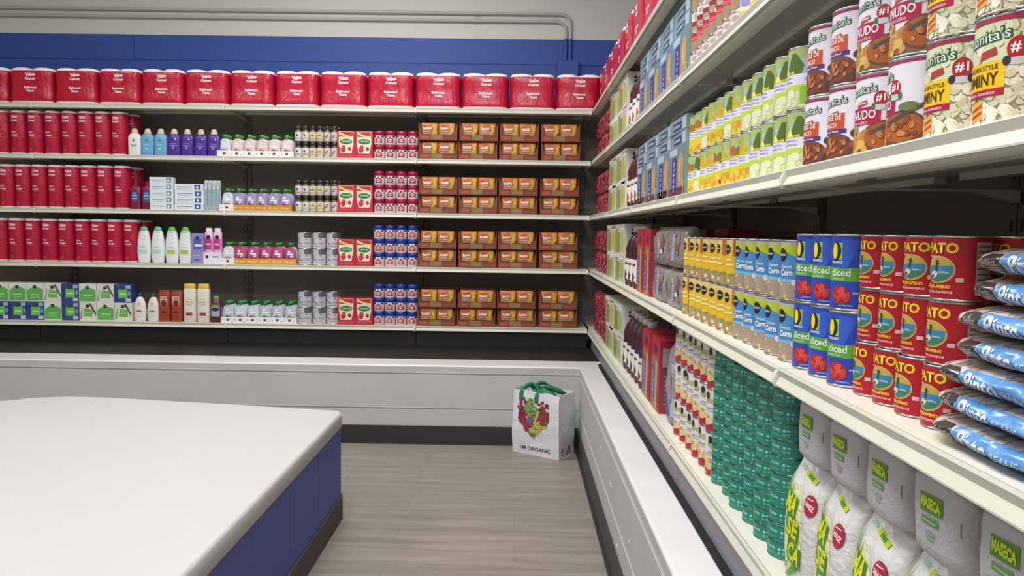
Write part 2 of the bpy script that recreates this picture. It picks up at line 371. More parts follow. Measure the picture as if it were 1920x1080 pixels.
# ------------------------------------------------------------------ shelving units
CREAM = C('dcd9ca'); PAN = C('8c887c')
mat('pegboard', .7, noisecol=.05)
def shelf_unit(length, depth, label, group, loc, rz, kick_mat='kick', ext=0):
    """local: x along, front faces -y at y=0, z absolute"""
    root = bpy.data.objects.new('shelving_unit', None); root.location = loc; root.rotation_euler = (0, 0, rz); COL.objects.link(root)
    tag(root, label, 'shelving', group); Lh = length
    g = G(); g.box(.002-ext, Lh-.002, depth+.004, depth+.016, .45, 1.975, PAN, 'pegboard')
    for zz in [z_/100 for z_ in range(60, 196, 4)]:
        pass
    g.build('back_panel', root, True)
    for xx in (.0, Lh-.03):
        g = G(); g.box(xx+.002, xx+.028, depth-.012, depth+.003, .45, 1.97, C('77746a'), 'steel')
        for k in range(30): g.box(xx+.012, xx+.018, depth-.0128, depth-.0118, .6+k*.045, .62+k*.045, C('45433e'), 'matte')
        g.build('upright', root, True)
    g = G(); g.box(.002, Lh-.002, .022, .034, .433, .531, C('77777a'), kick_mat); g.build('kick_panel', root, True)
    for s in (1, 2, 3, 4, 5):
        zt = SH[s]; g = G()
        g.box(.002-ext, Lh-.002, .008, depth-.014, zt-.006, zt, CREAM, 'steel')
        g.box(.002, Lh-.002, .006, .010, zt-.028, zt-.006, CREAM, 'steel')
        g.box(.002, Lh-.002, .010, .04, zt-.030, zt-.027, CREAM, 'steel')
        for ri in range(1, 3): g.box(.04, Lh-.04, depth*ri/3, depth*ri/3+.02, zt-.018, zt-.006, CREAM, 'steel')
        for ri in range(int(Lh/.04)-1): g.box(.035+ri*.04, .047+ri*.04, .052, .056, zt-.0064, zt-.0059, K, 'matte')
        sh = g.build('shelf', root, True)
        g = G(); prof = [(.006, 0), (.0, .0), (-.001, -.002), (.002, -.013), (-.001, -.018), (-.006, -.0262), (-.006, -.0285), (-.003, -.0285), (.006, -.022)]
        g.poly([(.001, p[0], zt+p[1]) for p in prof], C('cfcdbd'), 'steel'); g.poly([(Lh-.001, p[0], zt+p[1]) for p in reversed(prof)], C('cfcdbd'), 'steel')
        for a, b_ in zip(prof, prof[1:]+prof[:1]):
            g.poly([(.001, a[0], zt+a[1]), (.001, b_[0], zt+b_[1]), (Lh-.001, b_[0], zt+b_[1]), (Lh-.001, a[0], zt+a[1])], C('cfcdbd'), 'steel')
        g.build('price_rail', sh, True)
        # curved end piece at the joint
        g = G(); pr = [(.004, -.001), (-.004, -.006), (-.0075, -.016), (-.0075, -.027), (-.004, -.033), (.006, -.033)]
        x0, x1 = Lh-.0115, Lh-.0005
        g.poly([(x0, p[0], zt+p[1]) for p in reversed(pr)], C('d4d2c2'), 'plastic'); g.poly([(x1, p[0], zt+p[1]) for p in pr], C('d4d2c2'), 'plastic')
        for a, b_ in zip(pr, pr[1:]+pr[:1]): g.poly([(x0, a[0], zt+a[1]), (x0, b_[0], zt+b_[1]), (x1, b_[0], zt+b_[1]), (x1, a[0], zt+a[1])], C('e0decf'), 'plastic')
        g.build('rail_end', sh, True)
        for xx in (.004, Lh-.01):
            g = G(); T = [(depth-.014, zt-.03), (depth-.014, zt-.052), (depth-.09, zt-.034), (.05, zt-.033), (.05, zt-.03)]
            if s > 1:
                for dx in (0, .004): g.poly([(xx+dx, p[0], p[1]) for p in (T if dx else T[::-1])], CREAM, 'steel')
                for a, b_ in zip(T, T[1:]+T[:1]): g.poly([(xx, a[0], a[1]), (xx, b_[0], b_[1]), (xx+.004, b_[0], b_[1]), (xx+.004, a[0], a[1])], CREAM, 'steel')
                g.build('bracket', root, True)
xs = [-5.527, -4.308, -3.089, -1.870, -.651, .452]
nm = ['at far left end, partly out of view', 'second from left', 'third from left, holding shampoo bottles', 'fourth from left, holding pouches and jars', 'stacked with noodle trays, nearest the corner']
for k in range(1, 5):
    ln = xs[k+1]-xs[k]
    shelf_unit(ln, .42, 'cream steel wall shelving section on back wall, '+['', 'partly cut off at left edge', 'holding paper towels and shampoo bottles', 'holding pouches and jars', 'holding brown noodle trays'][k], 'shelving sections on the back wall', (xs[k], 5.04, 0), 0, 'blackpaint')
ys = [5.04, 4.107, 3.193, 2.279, 1.365, .451, -.463]
lb = ['farthest section, in the corner, with red bags', 'second from corner, with juice bottles', 'third from corner, with pasta boxes', 'fourth from corner, with fruit cans', 'fifth from corner, with flour bags', 'nearest section, beside the standpoint']
for k in range(6):
    shelf_unit(ys[k]-ys[k+1], .41, 'cream steel wall shelving on right wall, '+lb[k], 'shelving sections on the right wall', (.458, ys[k], 0), -math.pi/2, 'kick', .41 if k == 0 else 0)
g = G(); g.box(.453, .866, 5.464, 5.476, .433, 1.975, PAN, 'pegboard'); struct(g.build('trim_3', link=True))

# ------------------------------------------------------------------ white island
g = G(); g.poly([], W) if 0 else None
out = [(-.700, -.35), (-.700, 3.13), (-.712, 3.165), (-.74, 3.176), (-1.19, 3.262), (-1.75, 3.355), (-1.93, 3.365), (-2.06, 3.33), (-2.18, 3.24), (-2.27, 3.10), (-2.3, 2.9), (-2.3, -.35)]
isl = bpy.data.objects.new('display_island', None); isl.location = (-1.45, 1.4, 0); COL.objects.link(isl)
tag(isl, 'low island with a white slab top and blue panelled sides', 'counter')
def loc(P): return [(p[0]+1.45, p[1]-1.4) for p in P]
def prism(g, P, z0, z1, col, m, bev=0):
    n = len(P)
    def inset(d):
        cx = sum(p[0] for p in P)/n; cy_ = sum(p[1] for p in P)/n; r = []
        for p in P:
            v = Vector((cx-p[0], cy_-p[1])); v.normalize(); r.append((p[0]+v.x*d, p[1]+v.y*d))
        return r
    rings = [(z0, inset(bev*.5)), (z0+bev*.5, P), (z1-bev, P), (z1-bev*.3, inset(bev*.35)), (z1, inset(bev*1.1))] if bev else [(z0, P), (z1, P)]
    i0 = len(g.v)
    for z, R in rings: g.v += [(p[0], p[1], z) for p in R]
    for k in range(len(rings)-1):
        for j in range(n): g.face([i0+k*n+j, i0+k*n+(j+1) % n, i0+(k+1)*n+(j+1) % n, i0+(k+1)*n+j], col, m, bool(bev))
    g.poly([(p[0], p[1], z0) for p in reversed(rings[0][1])], col, m); g.poly([(p[0], p[1], z1) for p in rings[-1][1]], col, m)
mat('countertop', .5, spec=.3, noisecol=.015); mat('bluepanel', .45, noisecol=.08)
g = G(); prism(g, loc(out), .375, .4355, C('c0bfbd'), 'countertop', .01); ct = g.build('countertop', isl, True)
g = G(); g.rbox(.45+.0, .456, .62, .628, .4355, .4375, C('55504a'), 'matte', .0005)
ins = [(p[0]-.0 if 0 else p[0], p[1]) for p in out]
def shrink(P, d):
    n = len(P); r = []
    for i in range(n):
        a, b_, c = Vector(P[i-1]), Vector(P[i]), Vector(P[(i+1) % n]); e1 = (b_-a).normalized(); e2 = (c-b_).normalized()
        nn = Vector((-(e1.y+e2.y), (e1.x+e2.x))); nn.normalize(); r.append((b_.x+nn.x*d, b_.y+nn.y*d))
    return r
body = shrink(out, .004)
g = G(); prism(g, loc(body), .094, .3748, C('34479c'), 'bluepanel')
for yy in (2.76, 2.41, 2.06, 1.72, 1.37, 1.0): g.box(.7455, .7465, yy-1.4, yy-1.397, .14, .3748, C('2a3878'), 'bluepanel')
g.build('side_panels', isl, True)
g = G(); prism(g, loc(shrink(out, -.003)), 0, .094, C('4a4542'), 'matte'); g.build('base_skirting', isl, True)

# ------------------------------------------------------------------ PRODUCTS
def can(name, r, h, art, base, cat='can', rim=.004, seg=32, lid='tin', metal='c8c6c2'):
    """tin can with rims and lid (part 1) and a printed paper label (part 2)"""
    g = G(); m = C(metal)
    R = [(0, r*.96), (.0008, r*1.01), (rim*.6, r*1.01), (rim*.8, r*.985), (h-rim*.8, r*.985), (h-rim*.6, r*1.01), (h-.0006, r*1.01), (h, r*.99), (h, r*.955), (h-rim*.7, r*.94)]
    i0 = len(g.v)
    for z, q in R:
        for j in range(seg): a = 2*math.pi*j/seg; g.v.append((q*math.cos(a), q*math.sin(a), z))
    for k in range(len(R)-1):
        for j in range(seg): g.face([i0+k*seg+j, i0+k*seg+(j+1) % seg, i0+(k+1)*seg+(j+1) % seg, i0+(k+1)*seg+j], m, 'tin', True)
    g.poly([g.v[i0+j] for j in reversed(range(seg))], m, 'tin'); g.poly([g.v[i0+(len(R)-1)*seg+j] for j in range(seg)], C('8a8884'), 'darktin')
    for q in (.75, .5):
        pass
    body = g.build('metal_can')
    g = G(); z0, z1 = rim, h-rim; i0 = len(g.v)
    for z in (z0, z1):
        for j in range(seg): a = 2*math.pi*j/seg; g.v.append((r*.992*math.cos(a), r*.992*math.sin(a), z))
    for j in range(seg): g.face([i0+j, i0+(j+1) % seg, i0+seg+(j+1) % seg, i0+seg+j], base, 'print', True)
    for z in (0, 1): 
        g.face([i0+z*seg+j for j in (range(seg) if z else reversed(range(seg)))], base, 'print')
    s = Sheet(g, cyl(r*.992), r*.2, e=.00025); art(s, r, h, z0, z1)
    return Proto(name, cat, [(body, []), (g.build('paper_label'), [])], r, r, h)
def band(s, v0, v1, col, L=1, u0=-.05, u1=None, r=None):
    pass
def wrap(s, r, v0, v1, col, L=1, a0=-70, a1=170): s.rect(math.radians(a0)*r, v0, math.radians(a1)*r, v1, col, L)

# --- bathroom tissue pack
def tissue_pack():
    hw, hd, h = .143, .11, .222
    Lf = Loft([(0, hw-.01, hd-.012, 5), (.006, hw-.002, hd-.003, 5), (.014, hw, hd, 5), (.03, hw+.001, hd+.001, 5), (.11, hw-.002, hd-.003, 5), (.197, hw+.001, hd+.001, 5), (.206, hw-.002, hd, 5), (.214, hw-.01, hd-.014, 4), (.221, hw-.05, hd-.05, 3)], .003, 30, 1)
    g = G(); R = C('ba0f34'); Wt = C('f3e9ea')
    Lf.mesh(g, [Wt, Wt, R, R, R, R, Wt, Wt], 'wrap', 40, True, 3)
    s = Sheet(g, Lf.front, .02, e=.0008)
    P = C('fbdde2')
    s.text('Value', .008, .181, .023, P, 2, w=.064, bold=.06, rot=.08); s.text('Corner', .008, .156, .018, P, 2, w=.07, bold=.06)
    s.text('Bathroom', .004, .100, .0155, P, 2, w=.08, bold=.05); s.text('Tissue', .004, .079, .0155, P, 2, w=.052, bold=.05)
    wr = g.build('plastic_wrap')
    g = G()
    for cx in (-.068, .068):
        for cy_ in (-.05, .05):
            Loft([(.208, .069, .054, 2.6), (.222, .066, .05, 2.6), (.228, .045, .036, 2.2)], .006, 60, 3).mesh(g, C('faf6f8'), 'paper', 16)
            for v in range(len(g.v)-16*3-16*2, len(g.v)):
                x, y, z = g.v[v]; g.v[v] = (x+cx, y+cy_, z)
    return Proto('tissue_pack', 'toilet paper', [(wr, []), (g.build('paper_rolls'), [])], hd, hw, h)
TP = tissue_pack()
B = [-3.55, -3.267, -2.98, -2.698, -2.425, -2.147, -1.858, -1.569, -1.281, -.979, -.675, -.374, -.07, .225]
for k in range(len(B)):
    x0 = B[k]; x1 = B[k+1] if k+1 < len(B) else .52
    lab = 'red plastic-wrapped bathroom tissue pack, '+('last one, against the right shelving' if k == 13 else ORD[k]+' from left')+' on back wall top shelf'
    r_ = back(TP, (x0+x1)/2, 5, lab, 'red tissue packs on the back top shelf', jit=.001); r_.scale.x = (x1-x0)/.2915
for k in range(10):
    y = 4.88-k*.292
    right(TP, y, 5, 'red plastic-wrapped bathroom tissue pack, '+ORD[k]+' from the corner on right top shelf', 'red tissue packs on the right top shelf', jit=.003)

# --- paper towel roll
def towel():
    r, h = .053, .276; g = G(); R = C('b01538')
    Lf = Loft([(0, r-.006, r-.006, 2), (.004, r-.001, r-.001, 2), (.008, r, r, 2), (h-.022, r, r, 2), (h-.014, r-.001, r-.001, 2)], 0)
    Lf.mesh(g, [W, W, R, R], 'film', 28, True, 2)
    s = Sheet(g, cyl(r), r*.25, e=.0006); P = C('f0bcc6')
    s.text('Value', -.010, .236, .022, P, 2, w=.05, bold=.07, rot=.06); s.text('Corner', -.010, .213, .017, P, 2, w=.052, bold=.07)
    s.text('Paper', -.014, .138, .014, P, 1, w=.034, bold=.06); s.text('Towels', -.010, .12, .014, P, 1, w=.044, bold=.06); s.rect(-.012, .105, .02, .108, C('cf6a7c'), 1)
    s.rect(-.03, .02, .0, .035, C('b83a50'), 1)
    wr = g.build('wrapper'); g = G()
    Loft([(h-.014, r-.002, r-.002, 2), (h-.003, r-.002, r-.002, 2), (h, r-.006, r-.006, 2), (h, .02, .02, 2), (h-.02, .019, .019, 2)]).mesh(g, C('eee6e4'), 'paper', 24)
    return Proto('paper_towel_roll', 'paper towels', [(wr, []), (g.build('paper_roll'), [])], r, r, h)
TW = towel()
for s_, bs in ((4, [-3.387, -3.278, -3.168, -3.059, -2.949, -2.84, -2.733, -2.627, -2.52]),
               (3, [-3.36, -3.254, -3.151, -3.044, -2.937, -2.834, -2.728, -2.620, -2.508]),
               (2, [-3.309, -3.201, -3.093, -2.985, -2.876, -2.773, -2.667, -2.562, -2.455])):
    bs = [bs[0]-.109]+bs
    for k in range(len(bs)-1):
        x0 = bs[0]+.1075*k+(bs[-1]-bs[0]-.1075*(len(bs)-1))*k/(len(bs)-1)
        back(TW, (bs[k]+bs[k+1])/2, s_, 'red paper towel roll, %s from left in front row, back %s shelf' % (ORD[k], SN[s_]), 'paper towel rolls in the front rows', jit=.0015)
    for k in (0, 1):
        back(TW, bs[-1]-.03-k*.11, s_, 'red paper towel roll in rear row, %s, back %s shelf' % (('its last', 'next to last')[k], SN[s_]), 'paper towel rolls in the second rows', row=.112+.0, jit=.0015)

# --- bottles
def bottle(name, rings, cols, cap, capcol, art=None, seg=28, m='plastic', cat='bottle', capname='cap', capm='plastic'):
    g = G(); Lf = Loft(rings); Lf.mesh(g, cols, m, seg, True, 3)
    if art: s = Sheet(g, Lf.front, .012, e=.0006); art(s)
    b_ = g.build('bottle_body'); g = G(); Loft(cap).mesh(g, capcol, capm, 20)
    hd = max(r[2] for r in rings); hw = max(r[1] for r in rings)
    return Proto(name, cat, [(b_, []), (g.build(capname), [])], hd, hw, cap[-1][0])
def body_wash(c, art, capc='d2bd98'):
    return bottle('body_wash_bottle', [(0, .037, .018, 3), (.005, .040, .021, 3), (.07, .0415, .022, 3), (.115, .041, .021, 3), (.132, .034, .018, 2.5), (.139, .024, .014, 2.2)], C(c),
                  [(.139, .022, .014, 2.5), (.163, .018, .012, 2.5), (.172, .011, .009, 2)], C(capc), art)
def a_white(s): s.ell(.0, .095, .007, .008, C('555a60'), 1); s.rect(-.02, .062, .02, .067, C('8a8f94'), 1); s.rect(-.014, .055, .014, .058, C('a0a5aa'), 1)
def a_blue(s): s.ell(.0, .095, .008, .009, C('3c7ea4'), 1); s.poly([(-.016, .05), (0, .036), (.016, .05), (0, .044)], C('cfeaf5'), 1); s.rect(-.016, .066, .016, .070, C('b8dff0'), 1)
def a_purp(s):
    s.rect(-.02, .075, .02, .078, C('c4b4e0'), 1); s.rect(-.024, .062, .024, .066, C('c4b4e0'), 1); s.poly([(-.012, .058), (0, .038), (.012, .058)], C('9a88cc'), 1); s.rect(.01, .1, .02, .112, C('bfb0e0'), 1)
BW = body_wash('e6e4e0', a_white); BB = body_wash('6aa9cc', a_blue); BP = body_wash('4a2f8e', a_purp)
for k, (x, p, nme) in enumerate([(-2.478, BW, 'white'), (-2.395, BB, 'light blue'), (-2.311, BB, 'light blue'), (-2.225, BP, 'purple'), (-2.139, BP, 'purple'), (-2.052, BP, 'purple'), (-1.968, BP, 'purple')]):
    t = {0: 'beside the red paper towels', 1: 'beside the white one', 2: 'beside the purple ones', 3: 'first', 4: 'second', 5: 'third', 6: 'last'}[k]
    back(p, x+.012, 4, nme+' body wash bottle with tan cap, '+t+(' of its row' if k > 2 else '')+', back wall second shelf', 'body wash bottles', jit=.001)

# --- pouches and trays
def pouch(c1, c2, capc, kind=0):
    Lf = Loft([(0, .034, .016, 3), (.02, .037, .017, 2.6), (.06, .036, .012, 2.4), (.088, .03, .006, 2.4), (.1, .014, .005, 2.2)], .0015, 60, kind); g = G()
    Lf.mesh(g, [C(c2), C(c1), C(c1), C(c1)], 'bagfilm', 20, True, 2); s = Sheet(g, Lf.front, .01, e=.0006)
    s.ell(0, .03, .022, .014, C(c2), 1, 10, 0, .15); s.rect(-.018, .054, .018, .062, W, 1); s.ell(-.006, .072, .009, .006, W, 1, 8, .3, .2); s.ell(.01, .045, .01, .008, C('d8c0b0'), 2, 8, .3, .2)
    b_ = g.build('pouch_body'); g = G()
    Loft([(.098, .007, .007, 2), (.106, .007, .007, 2), (.1061, .013, .013, 2), (.118, .013, .013, 2), (.122, .009, .009, 2)]).mesh(g, C(capc), 'plastic', 14)
    return Proto('food_pouch', 'food pouch', [(b_, []), (g.build('screw_cap'), [])], .017, .037, .122)
def tray(col, w_=.089, h=.038, dark='5a5a5a', txt=None):
    g = G(); c = C(col); d = .07; t = .0012
    g.box(-w_/2, w_/2, -d, -d+t, 0, h, c, 'matte'); g.box(-w_/2, w_/2, d-t, d, 0, h, c, 'matte'); g.box(-w_/2, -w_/2+t, -d+t, d-t, 0, h, c, 'matte'); g.box(w_/2-t, w_/2, -d+t, d-t, 0, h, c, 'matte'); g.box(-w_/2+t, w_/2-t, -d+t, d-t, 0, t, c, 'matte')
    s = Sheet(g, flat(-d), .1, m='matte')
    if txt: s.scrib(0, h*.5, w_*.66, h*.36, C(dark), 1)
    else: s.rect(-.008, h*.32, .010, h*.72, C(dark), 1); s.rect(-.035, h*.45, -.028, h*.55, C(dark), 1); s.rect(.026, h*.2, .034, h*.3, C(dark), 1)
    return Proto('display_tray', 'tray', g.build('display_tray'), d, w_/2, h)
pc = {'clear': pouch('c9d6dc', '8a7872', '3f9a48', 1), 'rose': pouch('dcc0c4', '9c5a50', '4fae4a', 2), 'violet': pouch('9a88b8', '55307c', '3c9a3c', 3), 'mauve': pouch('b04a78', '8a2a50', '3a9440', 4), 'grey': pouch('b8c2cc', '7c7468', '37a043', 5)}
tw, to, ty = tray('ece8e6'), tray('c98a30', dark='e8b860', txt='Organic'), tray('cf9a3a', dark='ecc478', txt='Organic')
def pouch_row(s_, x0, x1, trays, kinds):
    n = len(trays); w_ = (x1-x0)/n; nm2 = {tw: 'white', to: 'orange', ty: 'yellow'}
    for k, t in enumerate(trays):
        back(t, x0+w_*(k+.5), s_, '%s cardboard tray of food pouches, %s from left, back %s shelf' % (nm2[t], ORD[k], SN[s_]), 'pouch trays on the back wall', jit=.0)
        for q in (0, 1, 2):
            kd = kinds[k] if q == 0 else kinds[(k+q) % n]
            dsc = {'clear': 'silvery blue', 'rose': 'pale rose', 'violet': 'violet', 'mauve': 'mauve red', 'grey': 'silvery grey'}[kd]
            p = pc[kd].put(x0+w_*(k+.5)+random.uniform(-.003, .003), FY+.024+q*.042, SH[s_]+.002, random.uniform(-.12, .12), '%s food pouch, %s of tray %s from left, back %s shelf' % (dsc, ['front', 'middle', 'rear'][q], ORD[k], SN[s_]), 'food pouches with green caps')
            p.scale = (1.06, 1, 1.15)
pouch_row(4, -1.927, -1.447, [tw]*6, ['clear', 'rose', 'rose', 'rose', 'rose', 'rose'])
pouch_row(3, -1.912, -1.463, [tw]+[to]*5, ['clear', 'violet', 'violet', 'violet', 'violet', 'violet'])
pouch_row(2, -1.912, -1.432, [tw]+[ty]*5, ['clear', 'mauve', 'mauve', 'mauve', 'mauve', 'mauve'])
pouch_row(1, -1.915, -1.434, [tw]*6, ['grey', 'clear', 'clear', 'grey', 'grey', 'grey'])

# --- small jars (two layers of six)
def jar(lc, ink, kind):
    r = .0225; g = G(); Loft([(0, r-.003, r-.003, 2), (.003, r, r, 2), (.062, r, r, 2), (.074, r-.004, r-.004, 2), (.078, .017, .017, 2)]).mesh(g, [C('6a6054'), C(lc), C('584c42'), C('584c42')], 'plastic', 20)
    s = Sheet(g, cyl(r), .006, e=.0005)
    if kind == 0: s.rect(-.016, .016, .016, .05, C(lc), 1); s.ell(0, .05, .014, .012, C(lc), 1); s.ell(-.004, .04, .005, .01, C(ink), 2, 8, .5, .2); s.rect(-.012, .02, .012, .024, C(ink), 2)
    elif kind == 1: s.rect(-.012, .034, .012, .042, C(ink), 2); s.rect(-.014, .018, .014, .021, C(ink), 2); s.ell(.004, .052, .004, .004, C(ink), 2)
    else: s.rect(-.016, .014, .016, .05, C(lc), 1); s.blobs(-.014, .016, .014, .048, 9, .0035, [C(ink), C('8a5a48')], 2); 
    b_ = g.build('jar_body'); g = G(); Loft([(.077, .019, .019, 2), (.079, .02, .02, 2), (.098, .02, .02, 2), (.1, .018, .018, 2)]).mesh(g, C('2e2824'), 'plastic', 18)
    return Proto('spice_jar', 'jar', [(b_, []), (g.build('lid'), [])], r, r, .1)
JR = [jar('d8d4cc', '4a4440', 0), jar('ded2b4', '8a7a5c', 1), jar('cfc4bc', '3c3430', 2)]
JD = ['white-labelled', 'cream-labelled', 'speckled-label']
for s_ in (4, 3):
    for lv in (0, 1):
        for k in range(6):
            back(JR[k//2], -1.415+k*.0465, s_, 'small %s jar with dark lid, %s layer, %s from left, back %s shelf' % (JD[k//2], ['lower', 'upper'][lv], ORD[k], SN[s_]), 'small dark-lidded jars', dz=lv*.1012, jit=.001)
            if lv == 1: back(JR[k//2], -1.400+k*.0465, s_, 'small %s jar, rear row, upper layer, %s from left, back %s shelf' % (JD[k//2], ORD[k], SN[s_]), 'small dark-lidded jars', dz=.1012, row=.05, jit=.001)
            else: back(JR[k//2], -1.400+k*.0465, s_, 'small %s jar, rear row, lower layer, %s from left, back %s shelf' % (JD[k//2], ORD[k], SN[s_]), 'small dark-lidded jars', dz=0, row=.05, jit=.001)

# --- white printed cans, two layers of three
def a_script(s, r, h, z0, z1):
    wrap(s, r, z0, z1, C('c6c6ca'), 1); s.ell(-.014, .05, .02, .022, C('6a6c72'), 2, 20); s.ell(-.010, .052, .017, .018, C('c6c6ca'), 3, 20); wrap(s, r, z1-.03, z1, C('55555a'), 2, 5, 80)
    s.text('A', .018, .062, .014, C('55575c'), 3, bold=.03); s.rect(-.02, .015, .03, .02, C('8a8c92'), 2); s.rect(.006, .028, .04, .044, C('9fa2a8'), 2); s.rect(-.03, .084, .03, .088, C('a8aab0'), 2); s.rect(.02, .07, .045, .09, C('6a6c74'), 2)
CW = can('printed_can', .0435, .105, a_script, C('d8d8da'))
for s_ in (2, 1):
    for lv in (0, 1):
        for k in range(3):
            back(CW, -1.382+k*.0925, s_, 'white and grey printed can, %s layer, %s of three, back %s shelf' % (['lower', 'upper'][lv], ['left', 'middle', 'right'][k], SN[s_]), 'white and grey cans', dz=lv*.1056, jit=.002)

# --- red cartons
def red_carton():
    hw, hd, h = .056, .05, .172; g = G(); g.box(-hw, hw, -hd, hd, 0, h, C('bc2440'), 'print'); s = Sheet(g, flat(-hd), 1, e=.0006)
    s.poly([(-.046, h-.004), (.046, h-.004), (.046, .09), (.034, .03), (-.034, .03), (-.046, .09)], C('e9ddc4'), 1)
    s.rect(-.044, .135, .044, h-.006, C('b23a30'), 2); s.poly([(-.044, h-.006), (-.044, .15), (.0, .135), (.044, .13), (.044, .138), (0, .145)], C('f0d890'), 3)
    s.ell(0, .105, .04, .017, C('2f7a45'), 3); s.scrib(0, .106, .052, .012, C('b8d4b4'), 4)
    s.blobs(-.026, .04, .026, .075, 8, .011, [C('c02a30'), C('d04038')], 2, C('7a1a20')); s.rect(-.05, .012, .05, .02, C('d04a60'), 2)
    return Proto('snack_carton', 'carton', g.build('snack_carton'), hd, hw, h)
RC = red_carton()
for s_ in (4, 3, 2, 1):
    for k in (0, 1): back(RC, -1.106+k*.1145, s_, 'red snack carton with green oval, %s of the pair, back %s shelf' % (['left', 'right'][k], SN[s_]), 'red snack cartons on the back wall', jit=.002)

# --- cups in towers
def cup(lid, ink, body_='e6dcdc'):
    r, h = .0355, .088; g = G(); Loft([(0, r-.003, r-.003, 2), (.003, r-.001, r-.001, 2), (.058, r-.001, r-.001, 2)]).mesh(g, C(body_), 'plastic', 22)
    s = Sheet(g, cyl(r-.001), .008, e=.0005)
    s.poly([(-.022, .012), (.022, .012), (.022, .036), (.01, .042), (0, .054), (-.01, .042), (-.022, .036)], C(ink), 1); s.ell(0, .028, .014, .011, C('e8a8a8'), 2, 12); s.scrib(0, .028, .02, .006, C(ink), 3)
    s.rect(-.03, .003, .03, .008, C('c8b8b0'), 1); s.rect(-.036, .046, -.016, .056, C(lid), 1); s.rect(.016, .046, .036, .056, C(lid), 1)
    b_ = g.build('cup_body'); g = G(); Loft([(.058, r-.001, r-.001, 2), (.0585, r, r, 2), (.083, r, r, 2), (.088, r-.004, r-.004, 2)]).mesh(g, C(lid), 'plastic', 22)
    return Proto('drink_cup', 'plastic tub', [(b_, []), (g.build('lid'), [])], r, r, h)
CP, CB = cup('a3123f', '8a2848'), cup('1f3a94', 'a83a30')
for s_, p, nl, cn in ((4, CP, 2, 'crimson'), (3, CP, 3, 'crimson'), (2, CB, 3, 'dark blue'), (1, CB, 3, 'dark blue')):
    for lv in range(nl):
        for k in range(4):
            back(p, -.898+k*.0722, s_, 'small tub with %s lid, %s layer up, %s column from left, back %s shelf' % (cn, ORD[lv], ORD[k], SN[s_]), 'stacked tubs with %s lids' % cn, dz=lv*.0885, jit=.0006)

# --- noodle trays and packets
def noodle_tray(var):
    hw, hd, h = .1235, .10, .118; g = G(); c = C('7c412f'); c2 = C('86442e'); t = .0015
    g.box(-hw, hw, -hd, hd, 0, t, c, 'matte'); g.box(-hw, hw, hd-t, hd, t, h, c, 'matte')
    for sx in (-1, 1):
        a, b_ = (sx*hw, sx*(hw-t)); g.box(min(a, b_), max(a, b_), -hd+t, hd-t, t, h-.004, c, 'matte')
    fl = .038; wv = [.006, .022, .012][var]
    P = [(-hw, 0), (hw, 0), (hw, h), (hw-wv, h*.62), (hw-wv-.012, fl), (-hw+wv+.006, fl), (-hw+.008, h*.9), (-hw, h)]
    for y in (-hd, -hd+t):
        pts = [(p[0], y, p[1]) for p in P]; i = len(g.v); g.v += pts
        # strip faces: centre wall and two wings
        for f in ([0, 1, 4, 5], [1, 2, 3, 4], [0, 5, 6, 7]): g.face([i+q for q in (f if y == -hd else f[::-1])], c, 'matte')
    s = Sheet(g, flat(-hd), 1, m='matte', e=.0007); s.rect(-.11, .008, -.055, .032, C('a2503a'), 1); s.rect(-.045, .006, .03, .038, C('8c7044'), 1); s.rect(-.02, .004, .03, .036, C('8a6e48'), 2); s.scrib(-.002, .021, .05, .007, C('a08a5c'), 3); s.rect(.04, .016, .11, .019, C('b4603a'), 1); s.rect(-.1, .018, -.065, .022, C('bc6a50'), 2)
    return Proto('noodle_tray', 'tray', g.build('noodle_tray'), hd, hw, h)
def packet(v):
    hw, hh = .0545, .042
    Lf = Loft([(0, hw-.002, .003, 3), (.008, hw, .012, 3), (hh, hw, .017, 3), (2*hh-.008, hw, .012, 3), (2*hh, hw-.002, .003, 3)], .004, 40, v); g = G()
    Lf.mesh(g, C('c07030'), 'bagfilm', 20, True, 2); s = Sheet(g, Lf.front, .02, e=.0007)
    yy = C('c8a83c'); s.poly([(.010, .008), (.048, .008), (.048, .074), (.018, .074)], yy, 1)
    s.text('Ramen', -.014, .048, .018, C('e4d6d4'), 2, w=.05, bold=.05, rot=.06); s.scrib(-.012, .028, .05, .009, C('d8c4c0'), 2)
    s.ell(-.01, .064, .028, .007, C('b85430'), 2, 10, .1, .1); s.rect(-.045, .012, .01, .018, C('c8b0a8'), 2); s.ell(.034, .04, .01, .018, C('d8b850'), 2, 10, .2, .2)
    return Proto('noodle_packet', 'noodle packet', g.build('noodle_packet'), .017, hw, .082)
NT = [noodle_tray(i) for i in range(3)]; NP = [packet(i) for i in range(4)]
CX = [-.518, -.260, -.002, .262]
for s_ in (4, 3, 2, 1):
    for lv in (0, 1):
        for k in range(4):
            dx = random.uniform(-.005, .002); o = back(NT[random.randrange(3)], CX[k]+dx, s_, 'brown cardboard noodle tray, %s layer, %s from left, back %s shelf' % (['lower', 'upper'][lv], ORD[k], SN[s_]), 'brown noodle trays', dz=lv*.1185, jit=.002)
            for q in (0, 1):
                NP[random.randrange(4)].put(CX[k]+dx-.0555+q*.111, FY+.0275, SH[s_]+lv*.1185+.026+.006, random.uniform(-.05, .05), 'orange and yellow noodle packet, %s in %s-layer tray %s from left, back %s shelf' % (['left', 'right'][q], ['lower', 'upper'][lv], ORD[k], SN[s_]), 'noodle packets in the trays')
            for q in (0, 1):   # the packets lie in stacked rows: one more under the visible pair carries it
                pass

